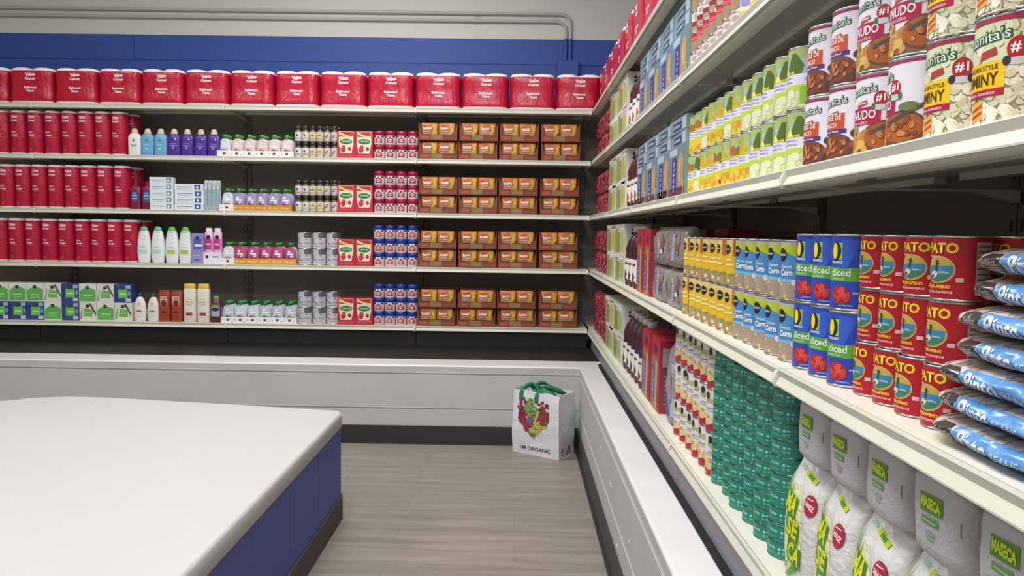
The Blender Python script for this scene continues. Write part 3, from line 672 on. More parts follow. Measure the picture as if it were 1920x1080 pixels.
# --- third shelf: mouthwash, toothpaste, brushes
def a_mw(s): s.ell(0, .07, .022, .034, C('24508a'), 1); s.rect(-.016, .074, .016, .079, C('b8d0e8'), 2); s.rect(-.016, .058, .016, .063, C('b8d0e8'), 2); s.ell(0, .09, .012, .006, C('5aa0c8'), 2)
MW = bottle('mouthwash_bottle', [(0, .032, .02, 4), (.006, .035, .023, 4), (.12, .035, .023, 4), (.135, .02, .016, 2.5)], C('7a1838'), [(.135, .014, .014, 2), (.16, .013, .013, 2)], C('8c1030'), a_mw)
for k in (0, 1): back(MW, -2.47+k*.075+.005, 3, 'dark red mouthwash bottle with blue label, %s of two, back wall third shelf' % ['left', 'right'][k], 'dark red mouthwash bottles').scale.z = 1.12
def tpaste(w_, c2, c3):
    g = G(); g.box(-w_/2, w_/2, -.02, .02, 0, .041, C('dfe6e8'), 'print'); s = Sheet(g, flat(-.02), 1, e=.0006)
    s.rect(w_*.2, .006, w_*.42, .035, C(c2), 1); s.rect(-w_*.42, .018, w_*.12, .024, C(c3), 1); s.rect(-w_*.42, .008, 0, .011, C('a8b4bc'), 1); s.ell(w_*.3, .02, .008, .008, W, 2)
    return Proto('toothpaste_box', 'toothpaste box', g.build('toothpaste_box'), .02, w_/2, .041)
TA, TB = tpaste(.15, '5f9a90', '8ab0bc'), tpaste(.185, '2f5a9c', '8aa0c0')
for k in range(5): back(TA, -2.292, 3, 'white toothpaste box with green end panel, %s up in the left stack' % ORD[k], 'white toothpaste boxes', dz=k*.0414, jit=.003)
for k in range(4): back(TB, -2.115, 3, 'white toothpaste box with blue end panel, %s up in the right stack' % ORD[k], 'white toothpaste boxes', dz=k*.0414, jit=.003)
def brush():
    g = G(); g.rbox(-.012, .012, -.001, .001, 0, .19, C('c4d4d8'), 'plastic', .0008); c1 = g.build('card'); g = G()
    g.tube([(0, -.009, .02), (0, -.009, .16)], .004, C('3a8a98'), 'plastic', 8); g.box(-.005, .005, -.018, -.011, .13, .16, W, 'plastic'); b_ = g.build('brush')
    g = G(); g.rbox(-.010, .010, -.020, -.001, .01, .18, C('dfeef2'), 'clear', .003); return Proto('toothbrush_pack', 'toothbrush', [(c1, []), (b_, []), (g.build('blister'), [])], .02, .012, .19)
BR = brush()
for k in range(4): back(BR, -2.008+k*.026, 3, 'clear and teal toothbrush pack, %s from left, beside the toothpaste boxes' % ORD[k], 'toothbrush packs', jit=.001)

# --- fourth shelf: shampoo, lavender box, pink sticks
def a_sh(c):
    def f(s): s.ell(0, .165, .016, .016, C('c4d4d0'), 1); s.ell(0, .165, .013, .013, C('e8ecea'), 2); s.rect(-.026, .06, .026, .085, C(c), 1); s.rect(-.018, .1, .018, .104, C('a8b8b8'), 1); s.rect(-.02, .195, .02, .199, C('8ab0b0'), 1)
    return f
def shampoo(c, cc): return bottle('shampoo_bottle', [(0, .034, .018, 2.6), (.006, .038, .022, 2.6), (.07, .044, .025, 2.6), (.14, .041, .023, 2.6), (.195, .031, .019, 2.4), (.205, .028, .017, 2.3)], C('e6e8e4'), [(.205, .028, .017, 2.3), (.225, .022, .014, 2.2), (.236, .014, .009, 2)], C(cc), a_sh(c))
S1, S2 = shampoo('a8d8d8', '63b088'), shampoo('a6c83c', '62b040')
for k, x in enumerate((-2.432, -2.341, -2.25, -2.163)): back((S1, S1, S2, S2)[k], x+.012, 2, 'white shampoo bottle with %s cap and %s label, %s of four' % (['mint green', 'mint green', 'leaf green', 'leaf green'][k], ['teal', 'teal', 'lime', 'lime'][k], ['leftmost', 'second', 'third', 'rightmost'][k]), 'white shampoo bottles', jit=.001)
g = G(); g.box(-.039, .039, -.03, .03, 0, .195, C('8f8cc4'), 'print'); s = Sheet(g, flat(-.03), 1, e=.0006); s.rect(-.025, .09, .025, .16, C('5a5aa8'), 1); s.ell(0, .165, .012, .012, C('2c2c60'), 1); s.rect(-.018, .11, .03, .124, W, 2); s.rect(-.02, .02, .01, .028, C('4a4a90'), 1); s.rect(-.03, .05, .02, .055, C('b8b4e0'), 1)
LB = Proto('soap_box', 'box', g.build('soap_box'), .03, .042, .195); back(LB, -2.065, 2, 'lavender purple toiletry box beside the white shampoo bottles', None)
def a_pk(s): s.rect(-.02, .09, .02, .16, C('c0308c'), 1); s.ell(0, .17, .014, .014, C('2a2040'), 1); s.rect(-.015, .12, .015, .13, C('f0c0e0'), 2)
PK = bottle('lotion_tube', [(0, .024, .018, 3), (.006, .027, .02, 3), (.2, .026, .02, 3), (.205, .02, .016, 3)], C('dcb4d0'), [(.205, .02, .016, 3), (.226, .02, .016, 3), (.23, .016, .012, 3)], C('e8dce8'), a_pk)
g = G()
g.box(-.058, .058, -.028, -.0268, 0, .075, C('e4e0ea'), 'matte'); g.box(-.058, .058, .0268, .028, 0, .075, C('e4e0ea'), 'matte'); g.box(-.058, -.0568, -.0268, .0268, 0, .075, C('e4e0ea'), 'matte'); g.box(.0568, .058, -.0268, .0268, 0, .075, C('e4e0ea'), 'matte'); g.box(-.0568, .0568, -.0268, .0268, 0, .001, C('e4e0ea'), 'matte')
s = Sheet(g, flat(-.028), 1, e=.0006); s.ell(-.035, .045, .009, .01, K, 1); s.rect(.0, .04, .04, .05, C('9a96a4'), 1)
PTR = Proto('display_tray', 'tray', g.build('display_tray'), .028, .058, .075)
back(PTR, -1.9695, 2, 'white cardboard tray holding two pink tubes on back wall fourth shelf', None, jit=0)
for k in (0, 1): PK.put(-1.9695-.0283+k*.0566, FY+.028, SH[2]+.0018, 0, 'pink and white tube standing in white tray, the %s one' % ['left', 'right'][k], 'pink tubes in the white tray')

# --- bottom shelf: wipes boxes, lotions
def wipes(v):
    hw, hd, h = .0555, .055, .1195; g = G(); c = ['dfe6d6', '3a4a86', 'e0ddd2'][v]; g.box(-hw, hw, -hd, hd, 0, h, C(c), 'print'); s = Sheet(g, flat(-hd), 1, e=.0006)
    if v == 0: s.poly([(-.052, .006), (.052, .006), (.052, .08), (.02, .092), (-.03, .088), (-.052, .07)], C('64b458'), 1); s.rect(-.03, .04, .03, .05, C('a8dc90'), 2); s.rect(-.025, .025, .03, .032, C('90c880'), 2)
    if v == 1: s.rect(-.03, .03, .03, .085, C('6cc454'), 1); s.rect(-.02, .05, .022, .062, C('b4e89c'), 2); s.rect(.018, .006, .05, .028, C('c8ccd8'), 1); s.rect(.02, .09, .05, .112, C('aab4d0'), 1); s.rect(-.05, .01, -.035, .1, C('2a3a70'), 1); s.ell(.042, .06, .009, .016, C('8898c4'), 2)
    if v == 2: s.poly([(-.03, .03), (.028, .026), (.03, .07), (-.02, .082)], C('6cb858'), 1); s.poly([(.005, .11), (.02, .114), (.053, .05), (.053, .03)], C('6a5a50'), 2); s.poly([(-.052, .012), (-.04, .08), (-.034, .08), (-.042, .012)], C('9a9080'), 2); s.rect(-.018, .048, .02, .056, C('b0dc9c'), 3)
    s.ell(-.002, .095, .013, .011, C('22382c'), 3); s.scrib(-.002, .095, .014, .003, C('9ab0a0'), 4)
    return Proto('wipes_box', 'box', g.build('wipes_box'), hd, hw, h)
WP = [wipes(i) for i in range(3)]; WN = ['pale green and white', 'blue and green', 'white, green and brown striped']
rows = [[1, 1, 1, 0, 1, 2, 0, 2], [0, 0, 0, 2, 1, 0, 2, 1]]
for lv in (0, 1):
    for k in range(8):
        back(WP[rows[lv][k]], -3.354+k*.1143, 1, '%s square box, %s layer, %s from left, back wall bottom shelf' % (WN[rows[lv][k]], ['lower', 'upper'][lv], ORD[k]), 'square boxes on the back bottom shelf', dz=lv*.12, jit=.001)
back(WP[2], -3.468, 1, 'square box cut off by the left picture edge, lower layer, back wall bottom shelf', 'square boxes on the back bottom shelf', jit=0)
back(WP[0], -3.468, 1, 'square box cut off by the left picture edge, upper layer, back wall bottom shelf', 'square boxes on the back bottom shelf', dz=.12, jit=0)
def a_lo(s): s.rect(-.022, .062, .022, .067, C('6a6a64'), 1); s.poly([(-.012, .067), (0, .078), (.014, .067)], C('8a8a84'), 1); s.ell(0, .115, .012, .012, C('d4ccb8'), 1); s.rect(-.014, .03, .014, .033, C('c0b8a4'), 1)
LO = bottle('lotion_bottle', [(0, .032, .02, 2.4), (.006, .037, .023, 2.4), (.06, .041, .025, 2.4), (.11, .037, .022, 2.4), (.145, .024, .016, 2.2), (.158, .012, .01, 2)], C('e8e2d6'), [(.158, .009, .009, 2), (.172, .009, .009, 2), (.1725, .018, .007, 3), (.184, .016, .006, 3)], C('46423c'), a_lo, capname='pump')
for k in (0, 1): back(LO, -2.455+k*.0875, 1, 'cream oval lotion bottle with dark pump, %s of two, back wall bottom shelf' % ['left', 'right'][k], 'cream lotion bottles')
def a_br(s): s.rect(-.022, .11, .022, .165, C('d8b8a8'), 1); s.ell(0, .12, .018, .022, C('7a2a20'), 2, 12); s.rect(-.012, .15, .016, .158, C('a84030'), 2); s.rect(-.018, .06, .012, .068, C('3c1c18'), 1); s.rect(-.02, .09, .02, .11, C('b85030'), 1)
BRB = bottle('hair_oil_bottle', [(0, .034, .02, 5), (.004, .036, .022, 5), (.188, .036, .022, 5), (.192, .034, .02, 5)], C('9c4428'), [(.192, .034, .02, 5), (.203, .034, .02, 5), (.205, .03, .018, 5)], C('8a3a26'), a_br)
for k in (0, 1): back(BRB, -2.29+k*.081, 1, 'orange brown square bottle, %s of two, back wall bottom shelf' % ['left', 'right'][k], 'orange brown bottles')
def a_yl(s): s.ell(0, .13, .018, .02, C('c8b46a'), 1); s.ell(0, .13, .014, .016, C('e6e2d4'), 2); s.rect(-.02, .042, .02, .064, C('b04038'), 1); s.rect(-.012, .128, .012, .132, C('8a7a40'), 3)
YB = bottle('body_lotion_bottle', [(0, .036, .02, 3.5), (.005, .040, .024, 3.5), (.205, .040, .024, 3.5), (.217, .037, .022, 3.5)], C('e6e0d2'), [(.217, .036, .021, 3.5), (.246, .036, .021, 3.5), (.25, .03, .018, 3.5)], C('d8b83c'), a_yl)
for k in (0, 1): back(YB, -2.128+k*.092, 1, 'tall cream bottle with yellow cap, %s of two, back wall bottom shelf' % ['left', 'right'][k], 'cream bottles with yellow caps')
def a_dk(s): s.rect(-.038, .04, .038, .1, C('a8b4c0'), 1); s.ell(0, .085, .026, .012, C('24304a'), 2); s.rect(-.03, .1, .03, .115, C('6aa070'), 1)
DK = bottle('antacid_bottle', [(0, .032, .024, 3), (.005, .036, .028, 3), (.125, .036, .028, 3), (.15, .02, .018, 2.4)], C('5a2a2a'), [(.15, .021, .019, 2), (.17, .021, .019, 2), (.172, .018, .016, 2)], C('6a8a60'), a_dk)
back(DK, -1.957, 1, 'dark red bottle with grey oval label beside the yellow-capped bottles', None)

# ================================================================== RIGHT WALL
# --- red bean bags
def red_bag(v):
    Lf = Loft([(0, .080, .03, 4), (.008, .088, .038, 4), (.05, .09, .042, 3.5), (.1, .088, .038, 3.5), (.12, .085, .026, 3.5), (.128, .08, .008, 3)], .010, 34, v); g = G()
    Lf.mesh(g, C('a03c4e'), 'bagfilm', 36, True, 4); s = Sheet(g, Lf.front, .03, e=.001); s.blobs(-.06, .02, .06, .11, 26, .008, [C('b85a68'), C('8a3444'), C('d0a0a2')], 1)
    s.rect(-.03, .05, .03, .085, C('b01838'), 3); s.rect(-.02, .062, .02, .07, C('e0b0b0'), 4)
    return Proto('bean_bag', 'bag', g.build('bean_bag'), .042, .09, .132)
RB = [red_bag(i) for i in range(3)]
for s_ in (4, 3, 2, 1):
    for lv in (0, 1):
        for k in range(4):
            right(RB[(k+lv) % 3], 4.96-k*.182, s_, 'dark red plastic food bag, %s layer, %s from corner, right %s shelf' % (['lower', 'upper'][lv], ORD[k], SN[s_]), 'dark red food bags by the corner', dz=lv*.128, jit=.004)
# --- green and white cartons
def green_box():
    hw, hd, h = .171, .1, .138; g = G(); g.box(-hw, hw, -hd, hd, 0, h, C('cfd0b8'), 'print'); s = Sheet(g, flat(-hd), 1, e=.0006)
    s.rect(-hw+.004, .0, -.08, h, C('9aa068'), 1); s.rect(-.07, .004, .0, h-.04, C('8c9a48'), 1); s.ell(.06, .06, .03, .05, C('a8c048'), 1); s.ell(.13, .05, .025, .045, C('b8cc58'), 1); s.rect(.02, .11, .16, .13, W, 2); s.ell(-.12, .06, .03, .04, C('b09a70'), 2)
    s.rect(-.171, h-.02, .171, h, C('e4e4d4'), 2)
    s = Sheet(g, sideR(hw), 1, e=.0006); s.rect(-.1, 0, .02, h, C('dfe0dc'), 1); s.rect(.02, 0, .1, h, C('8cae48'), 1); s.rect(-.07, h-.05, -.01, h-.02, K, 2); s.rect(-.08, .0, .1, .035, C('a8c450'), 2); s.rect(-.07, h-.036, -.02, h-.032, W, 3)
    return Proto('cracker_box', 'box', g.build('cracker_box'), hd, hw, h)
GB = green_box()
for s_ in (4, 3, 2, 1):
    for lv in (0, 1):
        for k in (0, 1): right(GB, 4.145-k*.3445, s_, 'green and white carton, %s layer, %s column, right %s shelf' % (['lower', 'upper'][lv], ['farther', 'nearer'][k], SN[s_]), 'green and white cartons', dz=lv*.1386)
# --- juice bottles
def juice(v):
    r = .055; g = G(); dk = C('3c1c26') if v == 0 else C('4a2018')
    Loft([(0, r-.008, r-.008, 2), (.006, r, r, 2), (.13, r, r, 2), (.14, r-.003, r-.003, 2), (.165, r, r, 2), (.2, r-.012, r-.012, 2), (.228, .024, .024, 2), (.24, .02, .02, 2)]).mesh(g, dk, 'film', 26, True, 2)
    b_ = g.build('bottle_body'); g = G(); i0 = 0; seg = 26
    for z in (.022, .122):
        for j in range(seg): a = 2*math.pi*j/seg; g.v.append(((r+.0006)*math.cos(a), (r+.0006)*math.sin(a), z))
    for j in range(seg): g.face([j, (j+1) % seg, seg+(j+1) % seg, seg+j], C('e0dcd4'), 'print', True)
    s = Sheet(g, cyl(r+.0006), .012, e=.0006)
    for a0 in (0, .12):
        s.ell(a0, .05, .022, .02, C(['5a2a3a', 'b06030'][v]), 1, 12, 0, .1); s.ell(a0-.012, .04, .012, .01, C('8a4a30'), 2, 10, 0, .1); s.scrib(a0, .1, .05, .012, C('4a2a30'), 2); s.rect(a0-.03, .022, a0+.03, .03, C('6a3428'), 1)
    l_ = g.build('paper_label'); g = G(); Loft([(.238, .022, .022, 2), (.2385, .0235, .0235, 2), (.262, .0235, .0235, 2), (.264, .021, .021, 2)]).mesh(g, C('c8c4bc'), 'plastic', 20)
    return Proto('juice_bottle', 'bottle', [(b_, []), (l_, []), (g.build('cap'), [])], r, r, .264)
JU = [juice(0), juice(1)]
for s_, ysj in ((4, (3.572, 3.457, 3.342)), (3, (3.572, 3.457, 3.342)), (2, (3.572, 3.457, 3.342)), (1, (3.572, 3.457, 3.342, 3.227, 3.112))):
    for rw in (0, 1):
        for k, y in enumerate(ysj):
            right(JU[0 if s_ < 3 else 1], y, s_, 'dark juice bottle with pale cap, %s row, %s from the cartons, right %s shelf' % (['front', 'rear'][rw], ORD[k], SN[s_]), 'dark juice bottles', row=rw*.118, jit=.002)
# --- light blue pasta boxes
def pasta(fl):
    g = G(); hw = .116
    if not fl:
        hd, h = .021, .156; g.box(-hw, hw, -hd, hd, 0, h, C('6c8494'), 'print'); s = Sheet(g, flat(-hd), 1, e=.0006)
        s.rect(-hw, .0, hw, .03, C('5c3840'), 1); s.rect(-.075, .005, -.01, .125, C('3a3484'), 1); s.scrib(-.042, .066, .1, .026, C('a8a4dc'), 2, rot=math.pi/2)
        s.poly([(.01, .004), (.022, .05), (.016, .1), (.04, .132), (.07, .134), (.095, .11), (.088, .06), (.1, .02), (.07, .04), (.06, .012), (.045, .04), (.03, .006)], C('bb9a5a'), 1); s.poly([(.03, .05), (.06, .05), (.06, .115), (.04, .115)], C('cdb070'), 2); s.rect(.092, .0, .1, .05, C('d8d4e4'), 2)
        s.rect(-hw, .13, .0, .152, C('a8c0d0'), 1)
        s = Sheet(g, sideR(hw), 1, e=.0006); s.rect(-hd, 0, hd, h, C('79a79c'), 1); s.ell(0, .012, .01, .01, K, 2)
    else:
        hd, h = .078, .042; g.box(-hw, hw, -hd, hd, 0, h, C('7c96a4'), 'print'); s = Sheet(g, flat(-hd), 1, e=.0006)
        s.rect(-.07, .006, .045, .03, C('2f3c6a'), 1); s.scrib(-.012, .018, .095, .013, C('b8c4d8'), 2); s.rect(.06, .004, .11, .038, C('a8c0cc'), 1)
        s = Sheet(g, sideR(hw), 1, e=.0006); s.rect(-hd, 0, hd, h, C('86aaa4'), 1); s.ell(-.05, .021, .016, .017, K, 2)
    return Proto('pasta_box', 'box', g.build('pasta_box'), hd, hw, h)
PA, PB = pasta(False), pasta(True)
for s_ in (4, 3):
    for k in range(4):
        right(PA, 3.167-k*.2355, s_, 'light blue pasta box standing upright, %s from the juice bottles, right %s shelf' % (ORD[k], SN[s_]), 'light blue pasta boxes', jit=.002)
        right(PA, 3.167-k*.2355, s_, 'light blue pasta box in rear row, %s from the juice bottles, right %s shelf' % (ORD[k], SN[s_]), 'light blue pasta boxes', row=.05, jit=.002)
        for lv in (0, 1):
            right(PB, 3.167-k*.2355, s_, 'light blue pasta box lying flat, %s flat layer, %s from juice bottles, right %s shelf' % (['lower', 'upper'][lv], ORD[k], SN[s_]), 'light blue pasta boxes', dz=.1568+lv*.0425, jit=.004)
# --- red boxes and pasta bags on fourth and bottom shelves
def red_box():
    hw, hd, h = .088, .045, .25; g = G(); g.box(-hw, hw, -hd, hd, 0, h, C('b01c34'), 'print'); s = Sheet(g, flat(-hd), 1, e=.0006)
    s.rect(-.06, .0, .06, .185, C('9a6a50'), 1); s.rect(-.05, .02, -.0, .15, C('4a5a9c'), 2); s.poly([(.0, .01), (.05, .01), (.055, .17), (.01, .17)], C('c09860'), 2); s.scrib(-.026, .08, .11, .024, C('a8b4d8'), 3, rot=math.pi/2)
    s.ell(.0, .212, .025, .014, C('34306a'), 2)
    s = Sheet(g, sideR(hw), 1, e=.0006); s.rect(-.04, .02, .04, .16, C('8a4450'), 1); s.rect(-.035, .155, .045, .225, C('a09c98'), 1)
    for q in range(7): s.rect(-.03, .03+q*.016, .03, .036+q*.016, C('b0808a'), 2)
    return Proto('snack_box', 'box', g.build('snack_box'), hd, hw, h)
RX = red_box()
for k in (0, 1): right(RX, 3.165-k*.18, 2, 'tall red snack box, %s of two, right fourth shelf' % ['farther', 'nearer'][k], 'tall red snack boxes')
for k in (0, 1): right(RX, 2.945-k*.2, 1, 'tall red snack box, %s of two, right bottom shelf' % ['farther', 'nearer'][k], 'tall red snack boxes', jit=.001)
for k in (0, 1, 2): right(RX, 3.165-k*.3, 2, 'tall red snack box in the second row, %s from corner, right fourth shelf' % ORD[k], 'tall red snack boxes', row=.17)
def pasta_bag(v):
    Lf = Loft([(0, .114, .028, 5), (.008, .122, .036, 5), (.06, .124, .04, 4.5), (.108, .122, .032, 4.5), (.122, .118, .016, 4), (.128, .112, .005, 3)], .007, 30, v+4); g = G()
    Lf.mesh(g, C('8e8680'), 'bagfilm', 30, True, 3); s = Sheet(g, Lf.front, .025, e=.001)
    s.rect(.085, .006, .112, .118, C('2c3ea8'), 1); s.rect(-.08, .004, -.02, .11, C('8a9cc4'), 1); s.rect(-.015, .02, .025, .105, C('9aa0c8'), 1); s.scrib(.005, .06, .075, .016, C('e8e8f4'), 2, rot=math.pi/2); s.ell(.07, .07, .025, .035, C('7a564c'), 1, 14, 0, .05); s.ell(.07, .045, .018, .008, C('d8d0d0'), 2); s.ell(-.09, .05, .012, .04, C('b09070'), 1)
    return Proto('pasta_bag', 'bag', g.build('pasta_bag'), .04, .124, .13)
PG = [pasta_bag(0), pasta_bag(1)]
for lv in (0, 1):
    for k in (0, 1): right(PG[(k+lv) % 2], 2.755-k*.255, 2, 'grey and blue pasta bag, %s layer, %s one, right fourth shelf' % (['lower', 'upper'][lv], ['farther', 'nearer'][k]), 'grey and blue pasta bags', dz=lv*.128)
def tall_bag():
    Lf = Loft([(0, .06, .02, 3), (.01, .075, .04, 3), (.12, .078, .045, 2.6), (.24, .07, .03, 2.6), (.275, .066, .006, 2.5)], .008, 22, 9); g = G()
    Lf.mesh(g, C('9a949c'), 'bagfilm', 30, True, 3); s = Sheet(g, Lf.front, .025, e=.001)
    s.rect(-.04, .02, .0, .1, C('2c4cb0'), 1); s.ell(.02, .12, .02, .05, C('a89080'), 1, 12, 0, .1); s.rect(.03, .03, .06, .2, C('b8b8d4'), 1); s.rect(-.05, .16, .0, .25, C('8a9ab0'), 1)
    return Proto('pasta_bag', 'bag', g.build('pasta_bag'), .045, .078, .275)
TBG = tall_bag(); right(TBG, 2.53, 1, 'tall silver and blue food bag beside the white fruit cans, right bottom shelf', None)
# --- small flat cans on the second shelf
def a_c1(s, r, h, z0, z1): wrap(s, r, z0, z0+.012, C('a88a72'), 1); wrap(s, r, z0+.012, z0+.026, C('8a1c34'), 1); wrap(s, r, z0+.026, z1, C('d8cfcc'), 1); s.ell(.02, .042, .012, .007, C('b09a98'), 2); s.ell(-.01, .042, .008, .006, C('a84a58'), 2)
def a_c2(s, r, h, z0, z1): wrap(s, r, z0, z0+.03, C('9c8268'), 1); wrap(s, r, z0+.03, z1, C('b8142e'), 1); s.rect(-.02, .036, .03, .045, C('d85060'), 2)
A1 = can('tomato_paste_can', .034, .058, a_c1, C('c8bab8'), seg=24); A2 = can('tomato_paste_can', .034, .058, a_c2, C('a83a44'), seg=24)
for lv in range(4):
    for k in range(7):
        right((A1, A2)[lv % 2], 2.305-k*.0705, 4, 'small %s can, %s up, %s column from pasta boxes, right second shelf' % (['maroon and white', 'tan and red'][lv % 2], ORD[lv], ORD[k]), 'small red cans stacked four high', dz=lv*.0585, jit=.0015)
def a_c3(s, r, h, z0, z1): wrap(s, r, z0, z1, C('dfe0dc'), 1); wrap(s, r, z0+.01, z0+.035, C('d8b83c'), 2); s.ell(.02, .06, .02, .014, C('8a8ac8'), 2); wrap(s, r, z1-.03, z1-.01, C('8a3a7c'), 2)
A3 = can('fruit_can', .0375, .111, a_c3, C('e0dcd0'))
for lv in (0, 1):
    for k in range(5): right(A3, 1.80-k*.0765, 4, 'white and yellow fruit can, %s layer, %s column from the small cans, right second shelf' % (['lower', 'upper'][lv], ORD[k]), 'white and yellow cans on the second shelf', dz=lv*.1115, jit=.002)
# --- fruit cans on third shelf
def a_fruit(kind):
    def f(s, r, h, z0, z1):
        g1, sky = C('9cb860'), C('a4c0c8')
        wrap(s, r, z1-.018, z1, C('a6bc74'), 1); wrap(s, r, .064, z1-.018, sky if kind != 1 else C('b4c088'), 1)
        s.rect(-.03, .07, -.012, z1-.004, C('9cae4c'), 2); s.rect(.05, .062, .08, z1, C('98b058'), 2)
        if kind == 0:   # green pear
            s.poly([(.012, .064), (.04, .064), (.044, .078), (.036, .09), (.028, .1), (.02, .1), (.014, .088), (.008, .074)], C('56702c'), 3); s.poly([(-.02, .062), (.006, .062), (.004, .074), (-.006, .094), (-.012, .094), (-.02, .078)], C('b8a82c'), 3)
            s.poly([(-.004, .062), (.014, .062), (.006, .08)], C('e4e4b0'), 4)
        elif kind == 1:  # yellow pear
            s.poly([(-.014, .062), (.022, .062), (.026, .074), (.012, .088), (.008, .102), (.0, .102), (-.004, .088), (-.018, .074)], C('c8ac28'), 3); s.ell(-.024, .094, .009, .011, K, 4)
        else:            # peach and grapes
            s.ell(.004, .076, .015, .014, C('b8682c'), 3); s.ell(.028, .076, .013, .014, C('6a8434'), 3); s.ell(-.018, .074, .012, .012, C('d0a838'), 3)
        s.scrib(.01, .0655, .034, .0055, C('e8e02c'), 5)
        wrap(s, r, .044, .063, C('e2e0ea'), 3); s.scrib(.008, .057, .03, .0045, C('a498c4'), 4); s.scrib(.008, .050, .03, .0045, C('a498c4'), 4); s.rect(.045, .05, .07, .056, C('b0a8cc'), 4)
        lo = C('c0d448') if kind != 2 else C('dcc838'); wrap(s, r, z0, .044, C('d8dcae') if kind == 0 else C('dccc50'), 2); wrap(s, r, .034, .044, lo, 3)
        cs = [C('e4e6c4'), C('dadcae')] if kind == 0 else [C('dcae2c'), C('e8c43c'), C('d89030')]
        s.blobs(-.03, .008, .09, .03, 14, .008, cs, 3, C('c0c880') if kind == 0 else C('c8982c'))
        if kind == 2: s.ell(.03, .018, .006, .005, C('a83020'), 5)
        s.rect(.038, .01, .05, .04, C('8ccc28'), 5)
    return f
FR = [can('fruit_can', .037, .1115, a_fruit(i), C('b8c878')) for i in range(3)]
FD = ['dark green pear', 'yellow pear', 'mixed fruit']
seqU = [2, 2, 0, 1, 1, 0, 1, 0, 0, 0, 0, 0]; seqL = [2, 0, 1, 1, 2, 1, 2, 1, 0, 0, 0, 0]
for lv, sq in ((0, seqL), (1, seqU)):
    for k in range(12):
        right(FR[sq[k]], 2.293-k*.0757, 3, 'green fruit can picturing %s, %s layer, %s from pasta boxes, right third shelf' % (FD[sq[k]], ['lower', 'upper'][lv], ORD[k]), 'green and yellow fruit cans', dz=lv*.112, jit=.002, rot=random.uniform(-.25, .25))
# --- big soup cans
def logo(s, top, r, badge=True):
    s.text("Juanita's", .006, top-.021, .0165, C('1f5a34'), 3, w=.062, bold=.075, rot=.06); s.text("Juanita's", .006, top-.021, .0145, C('e8eee4'), 4, w=.058, bold=.0, rot=.06)
    s.poly([(.0, top-.044), (.022, top-.040), (.02, top-.034), (.002, top-.036)], C('b0482c'), 3); s.scrib(.011, top-.038, .015, .003, W, 4)
    if badge:
        s.ell(.0405, top-.034, .0095, .0105, C('b01c28'), 4, 20); s.text('#1', .0405, top-.033, .011, W, 5, bold=.02); s.ell(.0405, top-.046, .011, .004, C('c8ccd0'), 5); s.ell(.031, top-.045, .003, .005, C('3a6a3c'), 5); s.ell(.050, top-.045, .003, .005, C('3a6a3c'), 5)
def bowl(s, cu, cv, ru, rv, c1, c2):
    s.ell(cu, cv, ru, rv, C('6a4a38'), 3, 20); s.ell(cu, cv, ru*.9, rv*.86, C(c1), 4, 20); s.blobs(cu-ru*.6, cv-rv*.5, cu+ru*.6, cv+rv*.5, 16, .0042, [C(c2), C('c07a48'), C('8a4a2c')], 5, C('5a2c1c'))
def a_poz(s, r, h, z0, z1):
    wrap(s, r, z0, z1, C('e6e2ec'), 1); logo(s, z1, r, False); s.rect(-.03, .052, .032, .076, C('c8502c'), 3); s.text('POZOLE DE', 0, .070, .008, W, 5, w=.052, bold=.02); s.text('PUERCO', 0, .0585, .007, W, 5, w=.036, bold=.02)
    s.rect(-.03, .045, .036, .052, C('4c3284'), 3); s.text('Hominy Soup', .003, .0485, .004, W, 5, w=.04, bold=.02); wrap(s, r, z0, .03, C('6a3a30'), 2); bowl(s, .012, .026, .034, .02, '7c4434', '9a5a40'); bowl(s, .08, .024, .026, .018, '7c4434', '9a5a40'); s.ell(.055, .044, .014, .008, C('4a4656'), 4); s.blobs(.04, .01, .1, .03, 10, .005, [C('9a5a4a'), C('b08060')], 6)
    wrap(s, r, z1-.004, z1, C('9c2c5c'), 2)
def a_men(s, r, h, z0, z1):
    wrap(s, r, z0, z1, C('e6e2ec'), 1); logo(s, z1, r); s.rect(-.03, .045, .042, .070, C('b01c4c'), 3); s.text('MENUDO', .004, .0595, .013, W, 5, w=.062, bold=.02); s.text('Menudito', .006, .0488, .0055, C('f0c0d0'), 5, w=.034)
    wrap(s, r, z0, .022, C('8a5c38'), 2); s.blobs(-.03, .008, .022, .042, 22, .0065, [C('c89a4c'), C('b8843c'), C('d8b060')], 3, C('8a5c2c')); bowl(s, .05, .028, .036, .022, 'a85a2c', 'd08040'); s.poly([(.03, .03), (.1, .06), (.1, .066), (.03, .036)], C('4a4c4c'), 6); s.ell(.062, .054, .014, .006, C('6a7a48'), 6); s.blobs(.09, .01, .13, .04, 10, .007, [C('dcc48c'), C('c8443c')], 5)
    wrap(s, r, z1-.004, z1, C('9c2c5c'), 2); s.rect(.118, z0, .121, z1, C('9c2c5c'), 6)
